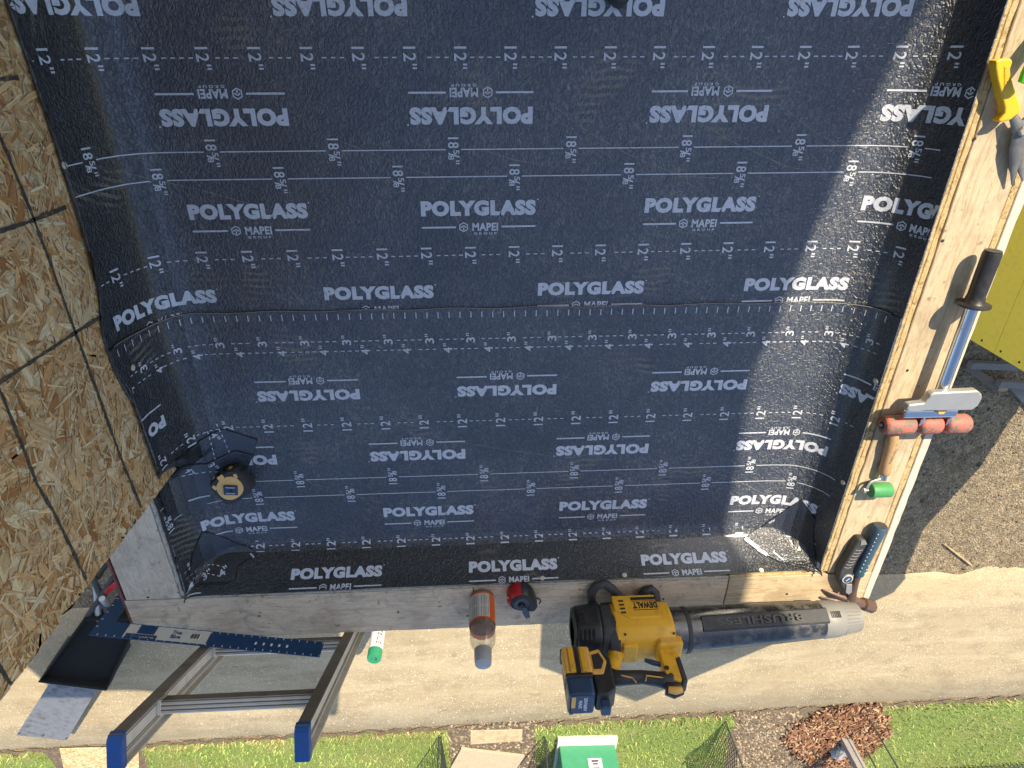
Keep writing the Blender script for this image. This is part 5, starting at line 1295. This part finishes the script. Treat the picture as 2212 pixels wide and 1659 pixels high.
loft([(.76, .0475), (.74, .051), (.60, .0515)], M_PEA, 'yellow_face', th, e=2.2)
for q_, s_ in (((.0, .034, .0485), (.016, .014, .005)), ((-.030, .022, .0478), (.009, .013, .004)), ((.032, .018, .0478), (.008, .012, .004))):
    w = MB(); w.box(q_, s_, Matrix.Rotation(-.2 * (q_[0] > 0) + .2 * (q_[0] < 0), 3, 'Z')); w.obj('amber_tab', M_PEA, th, bevel=.001, seg=1)
loft([(.60, .0516), (.56, .0522)], M_PEA, 'face_disc', th, e=2.0)
w = MB(); w.box((.002, -.004, .0555), (.034, .026, .006), Matrix.Rotation(-.65, 3, 'Z')); cl = w.obj('belt_clip', M_BLUE, th, bevel=.0015)
for s_ in (-1, 1): w = MB(); w.box(Vector((.002, -.004, .0588)) + Matrix.Rotation(-.65, 3, 'Z') @ Vector((0, s_ * .008, 0)), (.022, .0016, .0008), Matrix.Rotation(-.65, 3, 'Z')); w.obj('clip_line', M_INKW, cl)
w = MB(); w.lathe([(.0038, .0586), (.0038, .0592)], 12, Matrix.Translation((.003, -.005, 0))); w.obj('clip_hole', M_DARK, cl)
for i in range(7):
    t = RAD(20 + i * 22); c, d_ = math.cos(t), math.sin(t); q = (abs(c) ** 3 + abs(d_) ** 3) ** (-1 / 3.); w = MB(); w.box((c * q * .0452, d_ * q * .0432, .022), (.006, .0085, .032), Matrix.Rotation(t, 3, 'Z')); w.obj('grip_rib', M_BLK, th, bevel=.0015, seg=1)
for t_, zz in ((118, .030), (60, .030)):
    t = RAD(t_); w = MB(); w.box((.0455 * math.cos(t) * 1.08, .0435 * math.sin(t) * 1.06, zz), (.005, .014, .014), Matrix.Rotation(t, 3, 'Z')); w.obj('amber_patch', M_ORG, th, bevel=.0015, seg=1)
w = MB(); w.box((-.046, -.006, .014), (.012, .024, .022), Matrix.Rotation(.1, 3, 'Z')); w.obj('tape_mouth', M_BLK, th, bevel=.002)
w = MB(); w.box((-.0535, -.010, .010), (.002, .016, .016)); w.obj('tape_hook', M_STEEL, th)

# ------------------------------------------------------------------ toe of a shoe at the house side
p = pz(1338, 8, .02); LC = Vector((p.x, p.y + .10, .002)); th = thing('work_shoe', 'dark olive work shoe planted on the membrane', 'shoe', LC); K = mk(th, LC)
def shoe(s_, z0, z1, top):
    out = []
    for k in range(36):
        t = 2 * math.pi * k / 36; x = math.cos(t); y = math.sin(t); wd = .043 * (1 - .18 * max(0, y)) * s_; out.append((p.x + x * wd * (1 + .0 * y), p.y + .135 + y * .142 * s_))
    return out
w = MB(); n = 36
lv = [(1.0, .002), (1.01, .012), (.99, .026)]
for s_, z in lv: w.v += [(x, y, z) for x, y in shoe(s_, 0, 0, 0)]
for j in range(2):
    for i in range(n): w.f.append((j * n + i, j * n + (i + 1) % n, (j + 1) * n + (i + 1) % n, (j + 1) * n + i))
w.f += [tuple(range(n - 1, -1, -1)), tuple(2 * n + i for i in range(n))]; K(w, 'sole', M_BLK2, smooth=50)
M_SHOE = paint('olive_shoe_fabric', (.055, .060, .045), .85, wear=.3, dirt=(.14, .14, .11), nscale=120)
w = MB(); lv = [(.97, .0262, 0), (.95, .045, .0), (.84, .066, .02), (.62, .085, .055), (.50, .105, .075), (.46, .125, .085)]
for s_, z, dy in lv:
    for k in range(n):
        t = 2 * math.pi * k / n; w.v.append((p.x + math.cos(t) * .041 * s_, p.y + .135 + dy + math.sin(t) * .139 * s_, z + (.0 if math.sin(t) > 0 else -.004 * s_)))
for j in range(len(lv) - 1):
    for i in range(n): w.f.append((j * n + i, j * n + (i + 1) % n, (j + 1) * n + (i + 1) % n, (j + 1) * n + i))
w.f += [tuple(range(n - 1, -1, -1)), tuple((len(lv) - 1) * n + i for i in range(n))]; K(w, 'upper', M_SHOE, smooth=60)
for i in range(4): w = MB(); w.tube([(p.x - .022, p.y + .105 + i * .022, .076 + i * .009), (p.x, p.y + .103 + i * .022, .084 + i * .009), (p.x + .022, p.y + .105 + i * .022, .076 + i * .009)], .0028, 6); K(w, 'lace', M_LGREY, smooth=60)
# ================================================================== things on the ground below
def gthing(name, label, cat, u, v, group=None):
    p = gpt(u, v); th = thing(name, label, cat, p, group=group); return th, p, mk(th, p)
# membrane roll standing on end
p = pz(808, 1424, GZ + 1.03); p.z = GZ + .03
th = thing('membrane_roll', 'white wrapped roofing roll with green band standing on the sand path', 'roofing roll', p)
R_ = .098
mb = MB(); mb.lathe([(R_, 0), (R_, .86)], 36); mb.obj('white_wrap', M_INKW, th, smooth=40)
mb = MB(); mb.lathe([(R_ + .001, .8605), (R_ + .001, .985), (R_ - .004, .9990), (.04, 1.0), (.04, .94)], 36); mb.obj('green_end', paint('green_wrap', (.02, .22, .10), .4, wear=.25, dirt=(.4, .5, .42)), th, smooth=40)
V_, F_, _ = glyphs('ELASTOFLEX S6', .03)
mb = MB(); a0 = RAD(62)
mb.add([((R_ + .0015) * math.cos(a0 - y * .075 / R_), (R_ + .0015) * math.sin(a0 - y * .075 / R_), .50 - x * .62) for x, y in V_], F_); mb.obj('printed_word', M_INKK, th)
# hopper machine at the corner below: black tray on a steel frame, grey chute
zt = GZ + .75
M_HOP = paint('matt_black_tray', (.010, .0095, .009), .8, wear=.15, spec=.2)
c = [pz(*z7(*q), zt) for q in ((545, 690), (905, 690), (690, 1160), (243, 1105))]
cen = sum(c, Vector()) / 4; th = thing('hopper', 'black open tray hopper with dusty grey metal chute below the kerb corner', 'hopper', (cen.x, cen.y, GZ)); LC = Vector(th.location); K = mk(th, LC)
def inset(P_, d): return [q + (cen - q).normalized() * d for q in P_]
w = MB(); w.slab([q + Vector((0, 0, -.10)) for q in inset(c, .05)], (0, 0, -1), .02); K(w, 'tray_floor', M_HOP)
for i in range(4):
    a, b = c[i], c[(i + 1) % 4]; ai, bi = inset(c, .06)[i], inset(c, .06)[(i + 1) % 4]
    w = MB(); w.add([a, b, b + Vector((0, 0, -.18)), a + Vector((0, 0, -.18)), ai, bi, bi + Vector((0, 0, -.18)), ai + Vector((0, 0, -.18))], [(0, 1, 2, 3), (4, 7, 6, 5), (0, 4, 5, 1), (1, 5, 6, 2), (2, 6, 7, 3), (3, 7, 4, 0)]); K(w, 'tray_wall', M_HOP, bevel=.008)
ch = [pz(*z7(*q), z) for q, z in (((335, 1085), zt - .13), ((655, 1105), zt - .13), ((430, 1482), zt - .35), ((270, 1462), zt - .37), ((105, 1448), zt - .35))]
M_CHUTE = paint('dusty_grey_sheet_metal', (.17, .18, .20), .6, .1, wear=1., dirt=(.05, .045, .04), nscale=9)
w = MB(); w.slab(ch, (0, 0, -1), .008); cu_ = K(w, 'chute', M_CHUTE)
for q in ch[2:]: s = MB(); s.lathe([(.014, 0), (.012, .008)], 10, Matrix.Translation(q.lerp(cen, .06) + Vector((0, 0, .035)))); K(s, 'rivet', M_DARK, cu_)
for q in inset(c, .10): w = MB(); w.bx(q.x - .03, q.x + .03, q.y - .03, q.y + .03, GZ, zt - .16); K(w, 'leg', M_BLK2)
for (a, b, m_) in (((560, 690), (740, 420), M_BLK2), ((640, 700), (620, 440), M_STEEL), ((720, 700), (600, 420), M_BLK2), ((660, 560), (740, 660), M_STEEL)):
    w = MB(); w.tube([pz(*z7(*a), zt - .05), pz(*z7(*b), zt - .25)], .04, 8); K(w, 'frame_bar', m_)
w = MB(); w.slab([pz(*z7(*q), zt - .15) for q in ((665, 520), (740, 455), (760, 490), (690, 540))], (0, 0, -1), .05); K(w, 'red_cover', M_RED, bevel=.01)
# legs of the cross bars down to the ground so that they stand
w = MB(); q = pz(*z7(620, 440), zt - .25); w.bx(q.x - .025, q.x + .025, q.y - .025, q.y + .025, GZ, q.z); K(w, 'leg', M_BLK2)

M_SLAB = paint('speckled_beige_slab', (.44, .36, .25), .9, wear=.8, dirt=(.26, .20, .13), nscale=24)
# board scraps beyond the path
def flat(name, label, pix, zz, thk, mat, cat='board', group=None):
    P_ = [gpt(*q, zz) for q in pix]; cen = sum(P_, Vector()) / len(P_); o = MB(); o.slab(P_, (0, 0, 1), thk)
    ob = shift(o, cen).obj(name, mat, bevel=.003, seg=1); ob.location = cen; tag(ob, label, cat, group); return ob
def R8(x, y): return (737.7 + x * .33347, 1106 + y * .33347)
def R9(x, y): return (1474.3 + x * .33347, 1106 + y * .33347)
flat('board_scrap', 'narrow pale plywood strip lying on the bare soil', [R8(835, 1412), R8(1172, 1405), R8(1168, 1477), R8(835, 1500)], .02, .02, M_PLYX)
flat('stone_slab', 'speckled beige slab lying on the soil behind the plywood strip', [R8(775, 1520), R8(1185, 1568), R8(1060, 1760), R8(640, 1760)], .02, .05, M_SLAB, 'slab')
flat('strand_board_sheet', 'strand board sheet lying on the soil beyond the ladder foot', [z7(388, 1528), z7(690, 1522), z7(900, 1535), z7(905, 1760), z7(440, 1760)], .02, .02, M_OSBF)
flat('stick', 'thin pale stick lying on the sandy soil', [R9(1690, 208), R9(1700, 204), R9(1878, 340), R9(1866, 346)], .0, .02, M_STUD, 'stick')
# green cabinet on a pale pad
a, b = gpt(*R8(1400, 1470)), gpt(*R8(1770, 1462)); wv = (b - a); Wd = wv.length; ex = wv.normalized(); ey = Vector((ex.y, -ex.x, 0))
if ey.y > 0: ey = -ey
th = thing('utility_cabinet', 'green utility cabinet on a pale concrete pad in the turf', 'cabinet', a); th.rotation_euler = (0, 0, math.atan2(ex.y, ex.x))
w = MB(); w.bx(-.02, Wd + .02, -1.05, .14, .0, .12); w.obj('pad', M_CONC, th, bevel=.01)
w = MB(); w.bx(.02, Wd - .02, -.95, -.02, .12, .95); bd = w.obj('case', M_GREENB, th, bevel=.015)
w = MB(); w.bx(0, Wd, -.97, .0, .952, 1.0); w.obj('lid', M_GREENB, th, bevel=.012)
w = MB(); w.bx(Wd * .47, Wd * .70, -.0195, -.014, .36, .74); st = w.obj('warning_sticker', M_INKW, th)
for zz, ww, m_ in ((.70, .10, M_RED), (.62, .05, M_INKK), (.54, .13, M_INKK), (.46, .09, M_RED), (.41, .13, M_INKK)):
    w = MB(); w.bx(Wd * .585 - ww / 2, Wd * .585 + ww / 2, -.0138, -.0128, zz - .016, zz + .016); w.obj('sticker_print', m_, st)
# stakes and net fences
def stake(u, v, h, label, r=.014, lean=(0, 0)):
    th, p, K_ = gthing('fence_stake', label, 'stake', u, v, group=None)
    w = MB(); w.tube([(0, 0, -.03), (lean[0] * h, lean[1] * h, h)], [r, r * .9], 8); w.obj('shaft', M_STAKE, th, smooth=50)
    for zz in (.25, .55, .85):
        if zz < h: w = MB(); w.tube([(lean[0] * zz - .02, lean[1] * zz, zz), (lean[0] * zz + .02, lean[1] * zz, zz)], .006, 6); w.obj('hook', M_STAKE, th)
    return p
def net(name, label, p, dvec, L, h, cell=.075, amp=.05, ribbon=.010):
    th = thing(name, label, 'net fence', p); dv = Vector(dvec).normalized(); n = int(L / cell); m_ = int(h / cell); side = Vector((-dv.y, dv.x, 0))
    def P_(i, j): s_ = i * cell; return dv * s_ + Vector((0, 0, .02 + j * cell * (1 - .10 * math.sin(s_ * 2.1)))) + side * (amp * math.sin(s_ * 3.3 + j * .35) * (j / m_))
    mb = MB()
    for j in range(m_ + 1):
        pts = [P_(i, j) for i in range(n + 1)]; mb.tube(pts, ribbon if j in (0, m_) else ribbon * .6, 4)
    for i in range(n + 1):
        mb.tube([P_(i, j) for j in range(m_ + 1)], ribbon * .6, 4)
    mb.obj('mesh', M_NET, th); return th
pA = stake(949, 1586, 1.1, 'thin dark stake carrying the net beside the pale plywood strip'); net('net_fence', 'dark net fence strung from the stake beside the pale plywood strip', pA + Vector((.03, -.02, 0)), -nrm + dirn * .06, 2.4, .9)
pB = stake(*R8(1312, 1440), 1.1, 'thin dark stake beside the green cabinet'); net('net_fence', 'dark net fence strung along the green cabinet', pB + Vector((.03, -.02, 0)), -nrm - dirn * .10, 2.4, .5)
pC = stake(*R9(275, 1345), 1.25, 'thin dark stake at the edge of bare soil and turf'); net('net_fence', 'sagging dark net fence between turf and bare soil', pC + Vector((-.02, -.03, 0)), -nrm - dirn * .15, 2.2, .95, .07, .10)
stake(*R9(1195, 1318), 1.5, 'tall thin dark stake in the bark mulch'); stake(*R9(825, 1510), 1.0, 'short thin dark stake where mulch meets bare soil'); stake(*R9(1188, 1540), .9, 'short thin dark stake between mulch and turf')
pD = gpt(1930, 1659); pE = gpt(2212, 1642); net('net_fence', 'dark net fence along the back of the turf by the mulch', pD, pE - pD, (pE - pD).length + 1.5, .9, .09, .02, .016)
# grey post and a clear bag
th, p, K_ = gthing('timber_post', 'square grey weathered post standing in the bark mulch', 'post', *R9(1035, 1455))
w = MB(); w.bx(-.07, .07, -.07, .07, -.05, 2.2); w.obj('shaft', M_POST, th, bevel=.008)
w = MB(); w.bx(.075, .115, -.05, .05, -.02, 2.1); w.obj('side_batten', M_POST, th, bevel=.004)
w = MB(); w.bx(-.06, .06, -.06, .06, 2.2, 2.24); w.obj('cap', M_POST, th)
th, p, K_ = gthing('plastic_bag', 'crumpled clear plastic bag lying against the grey post', 'bag', *R9(1000, 1530))
bm = bmesh.new(); bmesh.ops.create_icosphere(bm, subdivisions=3, radius=.16)
for v in bm.verts:
    f_ = 1 + .30 * math.sin(v.co.x * 40 + v.co.y * 23) * math.cos(v.co.z * 31) + random.uniform(-.10, .10); v.co = Vector((v.co.x * f_ * 1.1, v.co.y * f_, max(v.co.z * f_ * .55 + .08, .03)))
me = bpy.data.meshes.new('film'); bm.to_mesh(me); bm.free(); me.materials.append(M_BAGC); o = bpy.data.objects.new('film', me); COL.objects.link(o); o.parent = th
w = MB(); w.tube([(-.06, .02, .09), (0, .04, .10), (.05, .02, .08)], [.02, .03, .02], 8); w.obj('contents', paint('lime_wrapper', (.45, .55, .12), .5), th, smooth=60)
# scrap lumber by the sheathed house
def zl(x, y): return (1998 + x * .1302, 702 + y * .1302)
def lumber(label, a, b, wd, ht, mat, z0=0.):
    A, B = gpt(*zl(*a), z0), gpt(*zl(*b), z0); d_ = B - A; L = d_.length; an = math.atan2(d_.y, d_.x)
    o = MB(); o.bx(0, L, -wd / 2, wd / 2, 0, ht); ob = o.obj('scrap_lumber', mat, bevel=.003, seg=1); ob.location = A - Vector((0, 0, .02)); ob.rotation_euler = (0, 0, an); tag(ob, label, 'lumber'); return ob
M_LB = paint('brown_stained_lumber', (.17, .12, .09), .8, wear=.4, nscale=20); M_LG = paint('grey_lumber', (.20, .185, .165), .8, wear=.4, nscale=20)
lumber('long brown stained board lying on the dark soil', (640, 650), (1215, 1030), .10, .09, M_LB)
lumber('grey board running under the yellow clad wall, cut end showing', (720, 640), (1500, 670), .09, .09, M_LG, .10)
lumber('pale grey board laid across the brown board', (1185, 945), (1900, 1000), .09, .09, M_LG, .09)
lumber('thin grey board slanting away from the brown board', (1470, 1000), (1900, 1500), .12, .04, M_LG)
lumber('short pale block at the end of the brown board', (1200, 1030), (1350, 1030), .09, .06, M_STUD, .04)
